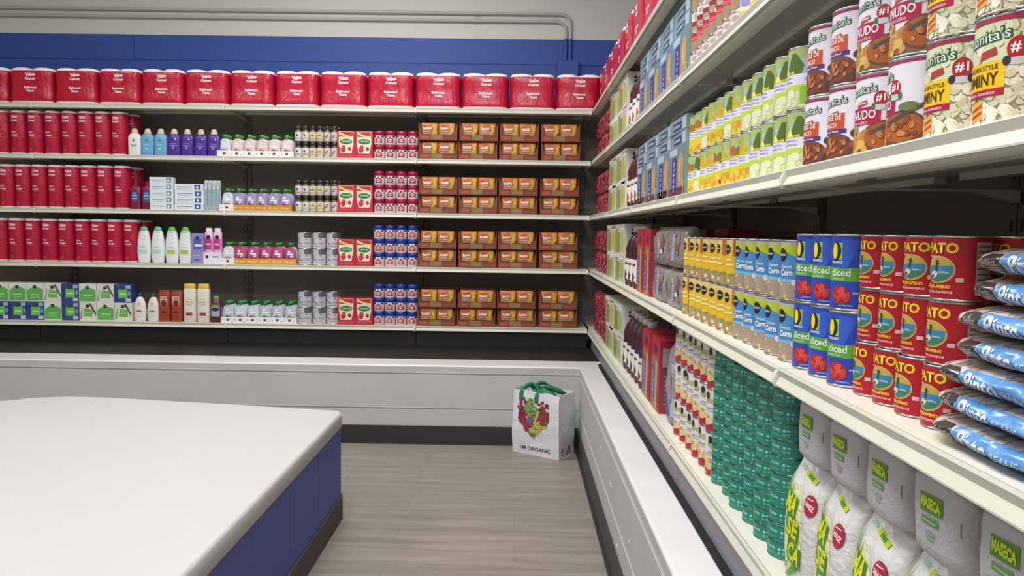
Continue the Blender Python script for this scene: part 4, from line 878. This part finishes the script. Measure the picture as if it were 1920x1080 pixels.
def a_hom(s, r, h, z0, z1):
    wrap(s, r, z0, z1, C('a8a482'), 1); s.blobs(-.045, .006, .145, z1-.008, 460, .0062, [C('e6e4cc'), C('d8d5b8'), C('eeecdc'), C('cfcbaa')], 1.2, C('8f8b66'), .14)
    s.rect(-.04, z1-.05, .03, z1-.003, C('d2dcb4'), 3.2); s.poly([(.03, z1-.003), (.03, z1-.05), (.038, z1-.02)], C('d2dcb4'), 3.2)
    s.text("Juanita's", .004, z1-.020, .0185, C('1f5a34'), 5, w=.064, bold=.075, rot=.06); s.text("Juanita's", .004, z1-.020, .0155, C('e8eee4'), 6, w=.059, bold=.0, rot=.06)
    s.poly([(.0, z1-.042), (.022, z1-.038), (.02, z1-.030), (.002, z1-.033)], C('a83a34'), 5)
    s.ell(.041, z1-.034, .0105, .012, C('b01c28'), 5, 20); s.text('#1', .041, z1-.033, .012, W, 6, bold=.02); s.ell(.041, z1-.047, .012, .004, C('c8ccd0'), 6); s.ell(.031, z1-.046, .004, .005, C('34323c'), 6.3); s.ell(.051, z1-.046, .004, .005, C('34323c'), 6.3)
    s.rect(-.045, .042, .03, .070, C('f0c418'), 5); s.text('MEXICAN STYLE', -.002, .064, .005, C('5a3a10'), 6, w=.05, bold=.02); s.text('HOMINY', -.006, .052, .0135, C('4a2c10'), 6, w=.06, bold=.02)
    s.rect(-.045, .034, .03, .042, C('a81c3c'), 5); s.text('Maiz Blanco Autentico', -.004, .038, .004, C('f0c0c8'), 6, w=.05, bold=.02)
    s.poly([(-.012, .008), (.008, .012), (.006, .032), (-.01, .028)], C('e8a840'), 5); s.poly([(-.01, .012), (.006, .017), (.006, .020), (-.01, .015)], C('b8442c'), 6); s.poly([(-.01, .019), (.006, .024), (.006, .027), (-.01, .022)], C('b8442c'), 6)
    wrap(s, r, z1-.004, z1, C('a8184c'), 5.5)
JZ = can('soup_can', .049, .118, a_poz, C('e6e2ec'), seg=40); JM = can('soup_can', .049, .118, a_men, C('e6e2ec'), seg=40); JH = can('hominy_can', .049, .118, a_hom, C('c8c4a4'), seg=40)
JL = [(JZ, 'white soup can with orange panel'), (JZ, 'white soup can with orange panel'), (JM, 'white soup can with crimson panel'), (JM, 'white soup can with crimson panel'), (JH, 'hominy can with yellow panel'), (JH, 'hominy can with yellow panel')]
def a_ry(s, r, h, z0, z1): wrap(s, r, z0, z1, C('c03028'), 1); wrap(s, r, .06, .1, C('e0b028'), 2); wrap(s, r, z0, .03, C('8a6a58'), 2)
JY = can('soup_can', .049, .118, a_ry, C('b02820'))
JL += [(JY, 'red and yellow soup can cut off by picture edge'), (JY, 'red and yellow soup can outside the right edge')]
for lv in (0, 1):
    for k, (p, d) in enumerate(JL):
        y = 1.362-k*.1012; rt = 0
        if lv == 0 and k == 3: rt = -.65
        right(p, y, 3, '%s, %s layer, %s' % (d, ['lower', 'upper'][lv], ['farther one', 'nearer one'][k % 2]), 'big soup and hominy cans on the third shelf', dz=lv*.1185, jit=.002, rot=rt)
# --- vegetable cans fourth shelf
def a_veg(s, r, h, z0, z1):
    wrap(s, r, z0, z1, C('e0b828'), 1); wrap(s, r, z1-.014, z1, C('dcc888'), 2); s.rect(.028, .07, .045, z1, C('b8683c'), 3); s.ell(.008, .086, .0125, .012, K, 3, 18); s.rect(-.002, .084, .018, .088, C('a8a098'), 4)
    s.scrib(.012, .062, .03, .006, C('f4e8b0'), 4); s.rect(-.006, .048, .03, .053, C('f0e090'), 4)
    wrap(s, r, z0, .030, C('a8946a'), 2); s.blobs(-.03, .006, .09, .03, 26, .0042, [C('7c9c40'), C('d8b048'), C('c86a34'), C('e4dcb8')], 3)
def a_veg2(s, r, h, z0, z1): a_veg(s, r, h, z0, z1); s.rect(-.022, .01, -.006, z1-.012, C('5c8c34'), 6); s.blobs(-.02, .02, -.008, .09, 14, .0026, [C('8ab85c'), C('4a7828')], 7)
def a_corn(s, r, h, z0, z1):
    wrap(s, r, z0, z1, C('4a8cc4'), 1); wrap(s, r, z1-.012, z1, C('b8b4a4'), 2); s.poly([(-.02, z1-.006), (.06, z1-.006), (.09, .078), (.05, .074), (.014, .09), (-.02, z1-.012)], C('b8c81c'), 2)
    s.ell(.004, .084, .012, .0125, K, 3, 18); s.rect(-.006, .082, .014, .086, C('a8a8a0'), 4); s.text('Sweet', .016, .063, .007, W, 4, w=.024); s.text('Corn', .016, .052, .012, W, 4, w=.028, bold=.04)
    wrap(s, r, .034, .040, C('7cb4dc'), 3); wrap(s, r, z0, .034, C('a89480'), 2); s.blobs(-.025, .008, .08, .03, 7, .004, [C('d8c888'), C('c8a048')], 3); s.ell(.034, .034, .006, .006, C('e4e0d8'), 4)
VG, VG2, CN = can('vegetable_can', .0375, .1115, a_veg, C('d8b440')), can('vegetable_can', .0375, .1115, a_veg2, C('d8b440')), can('corn_can', .0365, .1115, a_corn, C('4a8cc4'))
for lv in (0, 1):
    for k in range(7): right(VG2 if (lv == 0 and k in (1,)) else VG, 2.316-k*.0785, 2, 'yellow mixed vegetable can, %s layer, %s from left, right fourth shelf' % (['lower', 'upper'][lv], ORD[k]), 'yellow vegetable cans', dz=lv*.112, jit=.002, rot=random.uniform(-.25, .2))
    for k in range(5): right(CN, 1.768-k*.0772, 2, 'blue corn can, %s layer, %s from the yellow cans, right fourth shelf' % (['lower', 'upper'][lv], ORD[k]), 'blue corn cans', dz=lv*.112, jit=.002, rot=random.uniform(-.12, .12))
# --- diced tomato cans
def a_tom(s, r, h, z0, z1):
    wrap(s, r, z0, z1, C('2848b4'), 1); s.poly([(.02, z1-.004), (.05, z1-.004), (.03, .065), (.012, .065)], C('3460cc'), 2)
    s.rect(.001, .078, .021, .104, C('a4cc3c'), 3); s.ell(.0085, .091, .0105, .0145, C('20203c'), 4, 20); s.ell(.007, .091, .0055, .0125, C('f0e020'), 5, 20); s.text('ORGANICS', .011, .074, .004, W, 4, w=.022, bold=.03)
    wrap(s, r, .045, .066, C('5aa83c'), 2); s.text('diced', .018, .0585, .0115, W, 4, w=.034, bold=.015); s.text('TOMATOES', .014, .0485, .0035, C('d8f0c8'), 4, w=.024)
    s.ell(.062, .068, .0165, .0165, C('c02420'), 4, 20); s.ell(.058, .074, .006, .005, C('d85038'), 5); s.poly([(.054, .084), (.058, .078), (.064, .083), (.068, .079), (.07, .086), (.062, .09)], C('6a8a30'), 6)
    s.ell(.02, .024, .0165, .0145, C('b02428'), 3, 18, 0, .06); s.blobs(.008, .014, .032, .034, 16, .0042, [C('cc3a38'), C('b83030'), C('d85048')], 4, C('8a1a20')); s.scrib(.047, .028, .016, .0035, C('c8d0f0'), 4); s.scrib(.03, .0085, .022, .003, C('90a4ec'), 6)
TM = can('diced_tomato_can', .0385, .117, a_tom, C('2848b4'))
for lv in (0, 1):
    for k in range(3): right(TM, 1.382-k*.0785, 2, 'blue diced tomato can with green band, %s layer, %s of its three' % (['lower', 'upper'][lv], ['farthest', 'middle', 'nearest'][k]), 'blue diced tomato cans', dz=lv*.1175, jit=.002)
# --- red jalapeno salsa cans
def a_duck(s, r, h, z0, z1):
    wrap(s, r, z0, z1, C('b01426'), 1); s.text('EL PATO', -.006, z1-.0115, .013, C('ecd428'), 4, w=.068, bold=.035)
    s.ell(.004, .037, .0215, .0165, C('d8c088'), 3, 24); s.ell(.004, .037, .0205, .0155, C('c0a848'), 4, 24); s.poly([(-.0155, .040), (.0, .042), (.0235, .042), (.0225, .032), (.0, .030), (-.0155, .032)], C('3c84a4'), 5); s.poly([(-.014, .032), (.0, .031), (.0225, .032), (.016, .026), (.004, .0222), (-.008, .025)], C('3c7c5c'), 5)
    # bird at the left of the oval: body, neck, head
    s.ell(-.001, .031, .0062, .0042, C('ddd8cc'), 6, 12, .5); s.poly([(.000, .033), (.004, .034), (.0045, .044), (.002, .044)], C('3c342c'), 6); s.ell(.0038, .046, .0026, .0026, C('2c3a30'), 7, 10); s.poly([(.006, .0465), (.0098, .0455), (.006, .0448)], C('d8a83c'), 7); s.ell(-.003, .029, .003, .0018, C('4a4038'), 7, 8, .5)
    s.scrib(.013, .034, .012, .003, C('a8ccd8'), 7); s.scrib(-.008, z1-.0215, .016, .0025, C('f0c8b0'), 4)
    s.text('WITH JALAPENO', .0, .0165, .0052, C('ecc820'), 5, w=.042, bold=.04); s.scrib(.0, .0105, .044, .0036, C('f0a0a0'), 5)
    s.rect(.026, .023, .034, .028, C('e8b8b8'), 5); s.rect(.046, .008, .066, z1-.004, C('a8a49c'), 4)
    for q in range(9): s.rect(.048, .012+q*.0065, .064, .0145+q*.0065, C('6a5c58'), 5)
    s.text('EL PATO', .105, z1-.0115, .013, C('ecd428'), 4, w=.05, bold=.035)
DC = can('salsa_can', .0325, .0775, a_duck, C('b01426'), rim=.0032, seg=36)
for lv in range(3):
    off = [.004, .002, 0][lv]
    for k in range(4): right(DC, 1.150-k*.0662+off+random.uniform(-.002, .002), 2, 'red jalapeno salsa can, %s layer, %s from the blue tomato cans, front row' % (['lowest', 'middle', 'topmost'][lv], ORD[k]), 'red salsa cans, front row', dz=lv*.078, row=.012+[0, .003, .001][lv], jit=.001, rot=random.uniform(-.2, .2)+(.0))
    for k in range(6): right(DC, 1.145-k*.0665, 2, 'red jalapeno salsa can, %s layer, %s from the blue tomato cans, second row' % (['lowest', 'middle', 'topmost'][lv], ORD[k]), 'red salsa cans, second row', dz=lv*.078, row=.155 if k > 3 else .082, jit=.001, rot=random.uniform(-.3, .3))
# --- pinto bean bags
def bean(v):
    Lh, ry, rz = .36, .052, .0147; g = G(); ns_, na = 72, 40; random.seed(40+v)
    def cs(t):  # t 0..1 along, returns ry, rz scale
        e = min(t, 1-t)/.16; e = min(1, max(0, e)); k_ = math.sin(e*math.pi/2)**.7; return .2+.8*k_, .12+.88*k_
    def pt(u, a, off):
        t = (u+Lh/2)/Lh; a_, b_ = cs(min(1, max(0, t))); nn = noise.noise(Vector((u*28, math.cos(a)*2, math.sin(a)*2+v*5)))
        y = -(ry*a_+off)*math.cos(a); z = (rz*b_+off)*math.sin(a); q = 1+.10*nn
        n2 = .0012*noise.noise(Vector((u*14, v*3.1, 0)))
        return (u, y*q, rz+z*q+n2)
    for i in range(ns_+1):
        for j in range(na): g.v.append(pt(-Lh/2+Lh*i/ns_, 2*math.pi*j/na, 0))
    cc = C('cabfb6')
    for i in range(ns_):
        for j in range(na): g.face([i*na+j, (i+1)*na+j, (i+1)*na+(j+1) % na, i*na+(j+1) % na], cc, 'beanfilm', True)
    g.face([j for j in range(na)][::-1], cc, 'beanfilm'); g.face([ns_*na+j for j in range(na)], cc, 'beanfilm')
    fn = lambda u, vv, off: pt(u, vv*50, off); s = Sheet(g, fn, .006, m='beanfilm', e=.0006, vstep=.0035)
    k_ = 1/50.
    for q in range(300):
        u = random.uniform(-Lh/2+.01, Lh/2-.01); vv = random.uniform(-1.4, 1.9)*k_; s.ell(u, vv, .0052, .0058*1, random.choice([C('d8ccc0'), C('c0b4aa'), C('a89a90'), C('e0d4ca')]), 1, 7, random.random()*3, .1)
    s.rect(-.098, -1.2*k_, .135, .62*k_, C('5c94d0'), 2.2)
    s.poly([(-.134, -.6*k_), (-.102, -.75*k_), (-.100, .3*k_), (-.108, .6*k_), (-.128, .6*k_), (-.136, .3*k_)], C('34302e'), 2.5); s.text('Select', -.118, -.02*k_, .008, C('9a9490'), 3.5, w=.026, bold=.02); s.rect(-.128, -.38*k_, -.108, -.34*k_, C('8a8480'), 3.5)
    s.text('Pinto', -.062, -.12*k_, .024, C('e4ecf4'), 3.5, w=.052, bold=.02); s.text('BEANS', -.006, -.3*k_, .012, C('b8d4ec'), 3.5, w=.042, bold=.0)
    s.rect(.03, -.5*k_, .12, -.4*k_, C('a8c8e8'), 3.5)
    random.seed(100+v); return Proto('bean_bag', 'bag', g.build('bean_bag'), ry, Lh/2, rz*2)
PBG = [bean(i) for i in range(3)]
yb = [.745, .748, .742, .722, .716, .706, .695]
for k in range(7):
    b_ = PBG[k % 3].put(.530+.002*k, yb[k]+.008, SH[2]+.003+k*.0315, -math.pi/2+[.02, -.02, .03, -.01, .03, -.03, .02][k], 'clear bag of pinto beans with blue label, %s from the bottom of its pile' % ORD[k] if k else 'clear bag of pinto beans with blue label, bottommost of its pile', 'pinto bean bags piled seven high')
random.seed(55)
# --- white fruit cans, bottom shelf
def a_wf(s, r, h, z0, z1):
    wrap(s, r, z0, z1, C('e4ddd8'), 1); s.ell(.012, .094, .008, .010, C('2c2c30'), 3, 12); s.ell(.014, .082, .012, .009, C('aab068'), 2, 12); s.ell(.034, .08, .01, .008, C('b8b47c'), 2, 12)
    s.scrib(.02, .062, .034, .005, C('8a94b8'), 3); s.rect(-.01, .054, .05, .057, C('b8b4c8'), 3)
    wrap(s, r, z0, .026, C('b42040'), 2); s.ell(.008, .032, .017, .015, C('dcc888'), 3, 16); s.ell(.044, .034, .016, .015, C('d8c070'), 3, 16); s.poly([(-.02, z0), (-.01, .03), (.0, z0)], C('d8c878'), 3); s.blobs(.0, .022, .05, .04, 5, .005, [C('e8dca8'), C('c89a48')], 4)
WF = can('fruit_can', .0385, .1115, a_wf, C('e4ddd8'), seg=28)
for lv in range(3):
    for k in range(6):
        right(WF, 2.393-k*.081, 1, 'white and red fruit can, %s layer, %s from the corner side, bottom shelf' % (['lowest', 'middle', 'topmost'][lv], ORD[k]), 'white and red fruit cans', dz=lv*.112, jit=.003, rot=random.uniform(-.3, .3))
        if lv == 2 or 1: right(WF, 2.385-k*.081, 1, 'white and red fruit can, rear row, %s layer, %s from the corner side, bottom shelf' % (['lowest', 'middle', 'topmost'][lv], ORD[k]), 'white and red fruit cans', dz=lv*.112, row=.082, jit=.002)
# --- green tuna cans
def a_tuna(s, r, h, z0, z1):
    wrap(s, r, z0, z1, C('2b8a72'), 1); c = C('7cbcaa'); s.scrib(.012, .0195, .019, .006, C('9cd0c0'), 3); s.rect(.003, .008, .022, .0105, C('4ca68c'), 3); s.ell(.033, .019, .003, .003, C('a8d0e0'), 3, 8); s.ell(.033, .011, .0025, .0025, c, 3, 8); s.ell(.041, .012, .003, .003, C('5cc0a0'), 3, 8); s.rect(.038, .018, .045, .021, C('a8c8e0'), 3); s.ell(-.012, .015, .008, .006, C('3ca088'), 2, 10); s.rect(-.03, .008, -.02, .02, C('5cb49c'), 2)
    s.rect(.052, .007, .072, .009, C('4ca68c'), 3); s.rect(.052, .013, .072, .015, C('4ca68c'), 3); s.rect(.052, .019, .068, .021, C('4ca68c'), 3)
TU = can('tuna_can', .0418, .0322, a_tuna, C('2b8a72'), rim=.0022, seg=32, metal='6a8c84')
for k in range(6):
    dx = [0, .004, -.002, .003, 0, .002][k]
    for lv in range(10):
        right(TU, 1.926-k*.0878, 1, 'green tuna can, %s up in the stack %s from the white cans' % (ORD[lv], ORD[k]), 'green tuna cans stacked ten high', dz=lv*.0325, row=.002+dx, jit=.0022, rot=random.uniform(-.12, .12))
    for lv in range(10):
        right(TU, 1.92-k*.0878, 1, 'green tuna can in second row, %s up in the stack %s from the white cans' % (ORD[lv], ORD[k]), 'green tuna cans in the rear stacks', dz=lv*.0325, row=.096, jit=.002)
# --- flour bags
def flour(v):
    hw = .0655
    Lf = Loft([(0, hw-.008, .034, 4), (.008, hw-.001, .041, 4), (.06, hw, .045, 4), (.13, hw, .044, 4), (.18, hw, .036, 3.4), (.205, hw-.002, .020, 3), (.222, hw-.003, .006, 3), (.232, hw-.004, .0035, 3)], .0025, 16, v); g = G()
    Lf.mesh(g, C('dcdcda'), 'bagfilm', 44, True, 4); s = Sheet(g, Lf.front, .008, m='bagfilm', e=.0006, vstep=.012)
    s.ell(-.02, .1, .035, .08, C('e6e4b4'), 1, 20); s.ell(-.018, .1, .022, .06, C('e8e494'), 1.6, 20)
    for (a, b_, c, d) in ((-.046, .13, -.054, .2), (-.042, .13, -.038, .195), (-.04, .13, -.026, .185), (-.048, .13, -.044, .205), (-.05, .02, -.02, .05), (-.04, .01, -.01, .04)):
        s.poly([(a-.004, b_), (a+.004, b_), (c, d)], C('7cb41c'), 2.4)
    s.poly([(-.03, .01), (.0, .03), (.004, .05), (-.01, .045)], C('5ca01c'), 2.4)
    for q, (t_, vv) in enumerate((('MA', .145), ('SE', .103), ('CA', .061))):
        cu_ = -.026+q*.010; s.poly([(cu_-.026, vv-.016), (cu_+.020, vv-.024), (cu_+.024, vv+.012), (cu_-.022, vv+.024)], C('4a8c28'), 3.2)
        s.text(t_, cu_, vv, .034, C('dce024'), 4, w=.038, bold=.04, rot=-.16, shear=.1)
    s.ell(.032, .158, .0175, .0185, C('b02438'), 3.2, 24); s.ell(.032, .158, .0145, .0155, C('cc6474'), 3.8, 24); s.ell(.032, .158, .0135, .0145, C('b02438'), 4.4, 24); s.text('MAIZ', .032, .157, .009, C('f4d8d8'), 5, w=.025, bold=.05, rot=-.25); s.rect(.022, .168, .04, .170, C('f4d8d8'), 5)
    s.text('GLUTEN', -.03, .208, .006, C('7cc8a0'), 3, w=.022, rot=-.1); s.poly([(-.014, .2), (.028, .192), (.03, .2), (-.012, .208)], C('c0d820'), 3); s.text('FREE', .008, .2, .006, C('4a8c28'), 4, w=.02, rot=-.15, bold=.03)
    return Proto('flour_bag', 'flour bag', g.build('flour_bag'), .045, hw, .232)
FB = [flour(0), flour(1), flour(2)]
def flour_side(v):
    hw = .0635
    Lf = Loft([(0, hw-.012, .1, 5), (.008, hw-.002, .106, 5), (.05, hw, .108, 5), (.088, hw, .108, 5), (.106, hw-.006, .104, 4), (.113, hw-.02, .09, 3)], .0025, 16, v+7); g = G()
    Lf.mesh(g, C('b9b6ba'), 'paper', 44, True, 4); s = Sheet(g, Lf.front, .012, m='print', e=.0007)  # paper colour greyed to hold the shade on the lying bags
    s.poly([(-.022, .055), (.026, .058), (.026, .081), (-.022, .077)], C('5a8c24'), 1); s.text('MASECA', .002, .068, .014, C('c8dc28'), 2, w=.042, bold=.06)
    s.poly([(-.018, .041), (.018, .043), (.018, .053), (-.018, .05)], C('6a9c5c'), 1); s.rect(-.014, .045, .014, .0475, C('a0c490'), 2); s.rect(-.010, .030, .010, .034, C('8aa88a'), 1); s.rect(-.008, .024, .006, .027, C('8aa88a'), 1)
    s.rect(.05, .045, .0507, .062, C('4a484c'), 1)
    return Proto('flour_bag', 'flour bag', g.build('flour_bag'), .108, hw, .113)
FS = [flour_side(0), flour_side(1)]
for k in range(6):
    nm_ = ['farthest, beside the green cans', 'second from the green cans', 'third from the green cans', 'fourth from the green cans', 'fifth from the green cans', 'sixth from the green cans']
    right(FB[k % 3], 1.338-k*.136, 1, 'white and green corn flour bag standing upright, '+nm_[k], 'upright flour bags', jit=.003, rot=[.12, -.02, .0, .03, 0, 0][k])
    right(FB[(k+1) % 3], 1.338-k*.136, 1, 'white and green corn flour bag standing in the second row, '+nm_[k], 'upright flour bags', jit=.002, row=.1)
    right(FS[k % 2], 1.305-k*.1335, 1, 'grey white corn flour bag lying on upright ones, '+nm_[k], 'flour bags lying on top', dz=.2335, jit=.003)
del k

# ------------------------------------------------------------------ shopping bag
A0, A1 = Vector((-.013, 4.159)), Vector((.228, 3.994)); ang = math.atan2(A1.y-A0.y, A1.x-A0.x); bw = (A1-A0).length; bd = .15; bh = .335
g = G(); wc = C('dcdce0'); nx, nz = 16, 18
def bagp(x, y, z):  # soft, slightly slumped woven plastic
    k_ = z/bh; bul = .008*math.sin(k_*math.pi)
    x2 = x*(1-.03*k_)+.004*noi(y+x, z, 14, 1); y2 = y*(1-.02*k_)+(.006*noi(x, z, 12, 2)-bul if y < bd/2 else .006*noi(x, z, 12, 3)+bul*.4)
    zt = z+(k_**6)*(.012*noi(x+y*3, 0, 16, 4)+.01*(1-x/bw))
    return (x2+.006*k_, y2, zt)
def grid(f, nu, nv, col, m, flip=False):
    i0 = len(g.v)
    for j in range(nv+1):
        for i in range(nu+1): g.v.append(f(i/nu, j/nv))
    for j in range(nv):
        for i in range(nu):
            q = [i0+j*(nu+1)+i, i0+j*(nu+1)+i+1, i0+(j+1)*(nu+1)+i+1, i0+(j+1)*(nu+1)+i]; g.face(q[::-1] if flip else q, col, m, True)
mat('woven', .4, bump=.3, bscale=30)
grid(lambda a, b_: bagp(a*bw, 0, b_*bh), nx, nz, wc, 'woven'); grid(lambda a, b_: bagp(bw, a*bd, b_*bh), nx, nz, C('cfcfd3'), 'woven')
grid(lambda a, b_: bagp(a*bw, bd, b_*bh), nx, nz, wc, 'woven', True); grid(lambda a, b_: bagp(0, a*bd, b_*bh), nx, nz, wc, 'woven', True)
g.poly([bagp(0, 0, 0), bagp(0, bd, 0), bagp(bw, bd, 0), bagp(bw, 0, 0)], wc, 'woven')
# inner fill just under the rim
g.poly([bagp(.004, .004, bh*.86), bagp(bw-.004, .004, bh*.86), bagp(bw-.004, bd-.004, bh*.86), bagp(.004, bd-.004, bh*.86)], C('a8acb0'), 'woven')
bagroot = bpy.data.objects.new('shopping_bag', None); bagroot.location = (A0.x, A0.y, .001); bagroot.rotation_euler = (0, 0, ang); COL.objects.link(bagroot)
tag(bagroot, 'white reusable shopping bag with vegetable heart print on the floor', 'shopping bag')
def ff(u, v, off): p = bagp(u, 0, v); return (p[0], p[1]-off, p[2])
s = Sheet(g, ff, .02, m='woven', e=.0006)
# heart of fruit and vegetables
def inheart(u, v):
    x = (u-bw*.46)/.092; y = (v-.185)/.092; return (x*x+y*y-1)**3-x*x*y*y*y < 0
random.seed(3)
pal = lambda x, y: (['8a1c50', 'a02450', '70204c'] if x < -.45 and y > -.1 else ['b02c3c', 'c84a4c', 'a83440'] if x < -.1 and y <= .1 else ['8c3038', '9c2c34', 'a84440'] if x > .25 and y > -.2 else ['c8b030', 'b8b84c', 'd0c048'] if x > .1 and y < -.1 else ['7c9c4c', '94ac60', '6a8c44'])
s.poly([(bw*.46+.092*math.sin(t)**3*1.08, .185+.09*(13*math.cos(t)-5*math.cos(2*t)-2*math.cos(3*t)-math.cos(4*t))/15) for t in [i*2*math.pi/40 for i in range(40)]][::-1], C('7a5048'), 1)
for i in range(330):
    x, y = random.uniform(-1.1, 1.1), random.uniform(-1.1, 1.2); u, v = bw*.46+x*.092, .185+y*.092
    if inheart(u, v): s.ell(u, v, random.uniform(.006, .010), random.uniform(.005, .008), C(random.choice(pal(x, y))), 2+random.random()*1.5, 9, random.random()*3, .12)
s.ell(bw*.44-.035, .245, .02, .026, C('7a9a58'), 4.2, 12, .2, .15); s.ell(bw*.44-.02, .185, .02, .019, C('7c5a94'), 4.2, 14, 0, .06); s.poly([(bw*.44+.005, .17), (bw*.44+.016, .168), (bw*.44+.045, .238), (bw*.44+.03, .245)], C('a8bc64'), 4.2); s.ell(bw*.44+.028, .172, .026, .007, C('ccc04c'), 4.6, 12, .7); s.ell(bw*.44, .13, .021, .018, C('a4b888'), 4.2, 12, 0, .15); s.ell(bw*.44+.0, .112, .014, .012, C('6a8a48'), 4.6, 10, 0, .15); s.ell(bw*.44-.038, .2, .008, .008, C('dc9c34'), 4.8, 10)
s.text("I'M ORGANIC", bw*.5, .036, .021, C('2f3a38'), 2, w=.19, bold=.02)
s.rect(.01, .068, bw-.01, .0695, C('f2f2f4'), 1)
def fs(u, v, off): p = bagp(bw, u, v); return (p[0]+off, p[1], p[2])
s = Sheet(g, fs, .02, m='woven', e=.0006)
s.ell(.04, .036, .018, .021, C('b0243c'), 1, 20); s.ell(.042, .044, .008, .006, W, 2, 10, .7); s.ell(.038, .028, .008, .006, W, 2, 10, .7)
s.poly([(.073, .016), (.098, .060), (.104, .060), (.128, .016)], C('2c3458'), 1); s.poly([(.082, .018), (.101, .051), (.119, .018)], C('cfcfd3'), 2); s.poly([(.094, .018), (.101, .04), (.110, .018), (.104, .024)], C('2c3458'), 3)
g.build('bag_body', bagroot, True)
random.seed(8)
def strap(pts, wd, name, lab):
    global g
    g = G(); P_ = []; n_ = len(pts)
    pts = [Vector(p) for p in pts]
    cat_ = []
    for i in range(n_-1):
        p0, p1, p2, p3 = pts[max(i-1, 0)], pts[i], pts[i+1], pts[min(i+2, n_-1)]
        for t in [q/6 for q in range(6)]:
            cat_.append(.5*((2*p1)+(-p0+p2)*t+(2*p0-5*p1+4*p2-p3)*t*t+(-p0+3*p1-3*p2+p3)*t*t*t))
    cat_.append(pts[-1]); i0 = 0
    for i, p in enumerate(cat_):
        d = (cat_[min(i+1, len(cat_)-1)]-cat_[max(i-1, 0)]).normalized(); sd = d.cross(Vector((0, 1, .3))).normalized()
        if sd.length < .1: sd = Vector((1, 0, 0))
        nn = d.cross(sd).normalized()*.0012
        for q in (sd*wd/2+nn, -sd*wd/2+nn, -sd*wd/2-nn, sd*wd/2-nn): g.v.append(tuple(p+q))
    for i in range(len(cat_)-1):
        for j in range(4): g.face([i*4+j, i*4+(j+1) % 4, (i+1)*4+(j+1) % 4, (i+1)*4+j], C('2c7a58'), 'cloth', True)
    o = g.build(name, bagroot, True); o['label'] = lab; return o
strap([(.055, -.006, .285), (.055, -.006, .32), (.065, .01, .352), (.10, .03, .372), (.14, .02, .35), (.15, -.0, .33), (.15, -.007, .30), (.15, -.007, .283)], .022, 'handle', 'green woven front handle')
strap([(.05, .13, .32), (.08, .1, .35), (.13, .09, .374), (.18, .08, .36), (.23, .09, .345), (.25, .12, .325)], .022, 'handle', 'green woven rear handle')
strap([(.07, .06, .345), (.11, .04, .362), (.15, .06, .345), (.19, .05, .36), (.235, .07, .342), (.26, .1, .33)], .026, 'handle', 'crumpled green handle strap')
g = G(); Loft([(0, .07, .035, 2.5), (.02, .075, .04, 2.2), (.045, .055, .028, 2), (.058, .02, .012, 2)], .016, 26, 5).mesh(g, C('357f5e'), 'cloth', 30, True, 4)
g.v = [(x+.145, y+.07, z+.30) for x, y, z in g.v]; o = g.build('cloth_filling', bagroot, True); o['label'] = 'crumpled green fabric inside'
if WORDS_BAD: print('LABEL LENGTH', sorted(set(WORDS_BAD))[::4], len(WORDS_BAD))
_l = {}
for o in scene.objects:
    if o.parent is None and 'label' in o: _l.setdefault(o['label'], []).append(o.name)
print('DUP', [(k, len(v)) for k, v in _l.items() if len(v) > 1][:10], 'things', len(_l))
